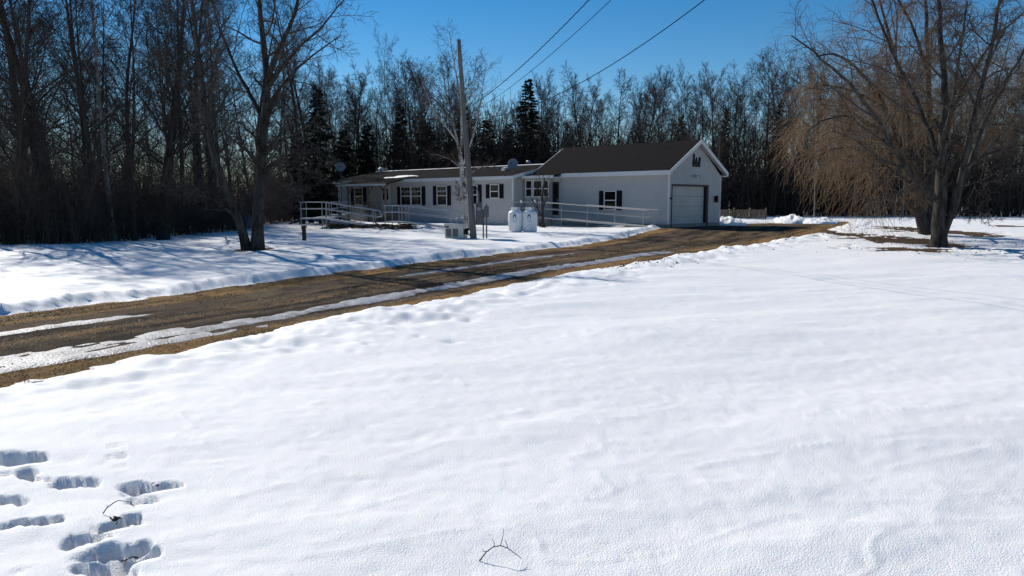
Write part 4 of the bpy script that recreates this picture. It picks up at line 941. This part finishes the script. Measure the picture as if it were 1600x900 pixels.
# ------------------------------------------------------------------ masses of brush
def brush(name, label, pts, hts, mat_, seed, r=.012, tw=8, tl=.32, sides=3, lean=.16):
    r_ = np.random.RandomState(seed); n = len(pts); base = np.array(pts, float); h = np.array(hts)
    ld = r_.normal(0, lean, (n, 2)); f = np.linspace(0, 1, 5)
    P = np.repeat(base[:, None, :], 5, 1); P[:, :, 2] += h[:, None] * f; P[:, :, :2] += (h[:, None] * f ** 1.5)[:, :, None] * ld[:, None, :] + r_.normal(0, .04, (n, 5, 2)) * h[:, None, None] * .3 * f[None, :, None]
    Rr = (r * (.6 + .9 * r_.rand(n)))[:, None] * np.linspace(1.3, .3, 5)[None]
    V1, Q1 = tubes(P, Rr, sides)
    m = n * tw; k = np.repeat(np.arange(n), tw); ft = .15 + .82 * r_.rand(m); i = np.minimum((ft * 4).astype(int), 3); w = ft * 4 - i
    S_ = P[k, i] * (1 - w)[:, None] + P[k, i + 1] * w[:, None]; az = r_.rand(m) * 6.283; el = r_.normal(.45, .5, m); L = h[k] * tl * (1.15 - ft) * r_.uniform(.5, 1.3, m) + .15
    d = np.stack([np.cos(az) * np.cos(el), np.sin(az) * np.cos(el), np.sin(el)], 1)
    Pt = np.stack([S_, S_ + d * L[:, None]], 1)
    V2, Q2 = tubes(Pt, (r * .55) * np.ones(m)[:, None] * np.array([1, .45])[None], 3)
    return tag(link(name, np_mesh(name, np.vstack([V1, V2]), np.vstack([Q1, Q2 + len(V1)])), mat_), label, 'brush', kind='stuff')
rs = np.random.RandomState(17)
pts, hts = [], []
edge_u = [-120, 0, 130, 250, 330, 372, 440, 530]; edge_D = [26.5, 27.6, 27.8, 32.5, 36.5, 40, 52, 66]
while len(pts) < 3900:
    u = rs.uniform(-120, 525); D0 = np.interp(u, edge_u, edge_D); D = D0 + abs(rs.normal(0, 1)) * 7 + rs.rand() * .6
    x = (u - 800) / F * D; pts.append((x, D, -.1)); hts.append((1.2 + 3.4 * rs.rand() ** 1.3) * (1 + .5 * (D - D0 > 6)))
brush('undergrowth', 'dense dark leafless undergrowth along the left wood', pts, hts, M['brush'], 3, r=.011, tw=14, tl=.5, lean=.25)
pts, hts = [], []
while len(pts) < 4800:
    u = rs.uniform(400, 1720); D = 63 + 40 * rs.rand() ** 1.4; x = (u - 800) / F * D
    if u < 640 and D < 72: continue
    pts.append((x, D, ground_at(x, D) - .2)); hts.append(3.5 + 5.5 * rs.rand() + (2.0 if 520 < u < 900 else 0.0))
brush('far_wood', 'dense dark mass of thin trunks and brush behind the buildings', pts, hts, M['brushfar'], 4, r=.040, tw=9, tl=.34)
# pile of cut brush by the house ramp
pts, hts = [], []
bm_ = MB(); rr = random.Random(8)
bp0 = gpt(512, 358); bp1 = gpt(642, 359)
for k in range(150):
    f_ = rr.random(); c = bp0 * (1 - f_) + bp1 * f_ + np.array([0, rr.uniform(-.5, .5) + .9, .02 + rr.random() * .22]); a = rr.gauss(0, .5); L = rr.uniform(.4, 1.3)
    d = np.array([math.cos(a), math.sin(a), rr.gauss(0, .13)]) * L / 2
    bm_.tube([c - d - bp0, c + np.array([0, 0, rr.uniform(0, .06)]) - bp0, c + d - bp0], [.025, .02, .008], 5)
o = bm_.build('brush_pile', M['brushpile'], None, True, loc=bp0); tag(o, 'low pile of cut brown branches under the house ramp', 'brush pile', kind='stuff')
# fallen twigs on the snow
def twig(u, v, du, label, seed, forks=3):
    p = gpt(u, v); r_ = np.random.RandomState(seed); L = du / F * p[1]; mb = MB()
    X = np.linspace(-L / 2, L / 2, 7); Y = np.cumsum(r_.normal(0, .06 * L, 7)); Zz = .01 + .30 * L * np.sin(np.linspace(0, 3.0, 7)) + np.abs(np.cumsum(r_.normal(0, .03 * L, 7)))
    Zz[0] = .0; P = np.stack([X, Y, Zz], 1); mb.tube(P, list(np.linspace(.003, .0014, 7)), 6)
    for k in range(forks):
        s = P[1 + k % 5]; e = s + np.array([r_.uniform(-.1, .35) * L, r_.uniform(-.45, .45) * L, r_.uniform(-.02, .24) * L]); mb.tube([s, (s + e) / 2 + r_.normal(0, .02 * L, 3), e], [.002, .0017, .001], 5)
    o = mb.build('fallen_twig', M['twigd'], None, True, loc=(p[0], p[1], p[2] + .0)); tag(o, label, 'twig', 'fallen twigs on the snow'); return o
twig(782, 880, 70, 'forked dark twig lying on the snow at the bottom of the picture', 3, 4)
twig(183, 803, 48, 'curved thin twig over the trodden holes at the lower left', 5, 1)
twig(1522, 409, 34, 'small twig on the snow below the right-hand trees', 6, 2)

# leaf litter and specks of dirt on the thin snow
r_ = np.random.RandomState(61); C = []
for p_ in PATCH[:5]:
    c = gp(p_[0], p_[1], .03); m = 260; C.append(np.stack([c[0] + r_.normal(0, 1.6, m), c[1] + r_.normal(0, 1.3, m)], 1))
k_ = 8 + 5.9 * r_.rand(900); i_ = k_.astype(int); w_ = (k_ - i_)[:, None]; C.append(near[i_] * (1 - w_) + near[i_ + 1] * w_ + np.array([.86, -.5])[None] * np.abs(r_.normal(.3, .8, (900, 1))))
for u_, v_ in ((38, 721), (184, 816), (66, 814), (236, 759), (203, 866)):
    c = gp(u_, v_, 0); C.append(np.stack([c[0] + r_.normal(0, .026, 34), c[1] + .025 + r_.normal(0, .014, 34)], 1))
C = np.vstack(C); n = len(C); Z = soil_z(C[:, 0], C[:, 1]) + np.maximum(snow_thick(C[:, 0], C[:, 1]), 0.0) + .008
sz = .015 + .05 * r_.rand(n) ** 3; sz[-170:] = .008 + .013 * r_.rand(170); az = r_.rand(n) * 6.28; e1 = np.stack([np.cos(az), np.sin(az), r_.normal(0, .3, n)], 1) * sz[:, None]; e2 = np.stack([-np.sin(az), np.cos(az), r_.normal(0, .3, n)], 1) * sz[:, None] * .6
Pc = np.column_stack([C, Z]); V = np.stack([Pc - e1, Pc + e2, Pc + e1 + [0, 0, .012], Pc - e2], 1).reshape(-1, 3)
tag(link('leaf_litter', np_mesh('leaf_litter', V, np.arange(4 * n).reshape(-1, 4), False), M['soil']), 'dead leaves and dirt specks on the thin snow by the drive and trees', 'leaves', kind='stuff')
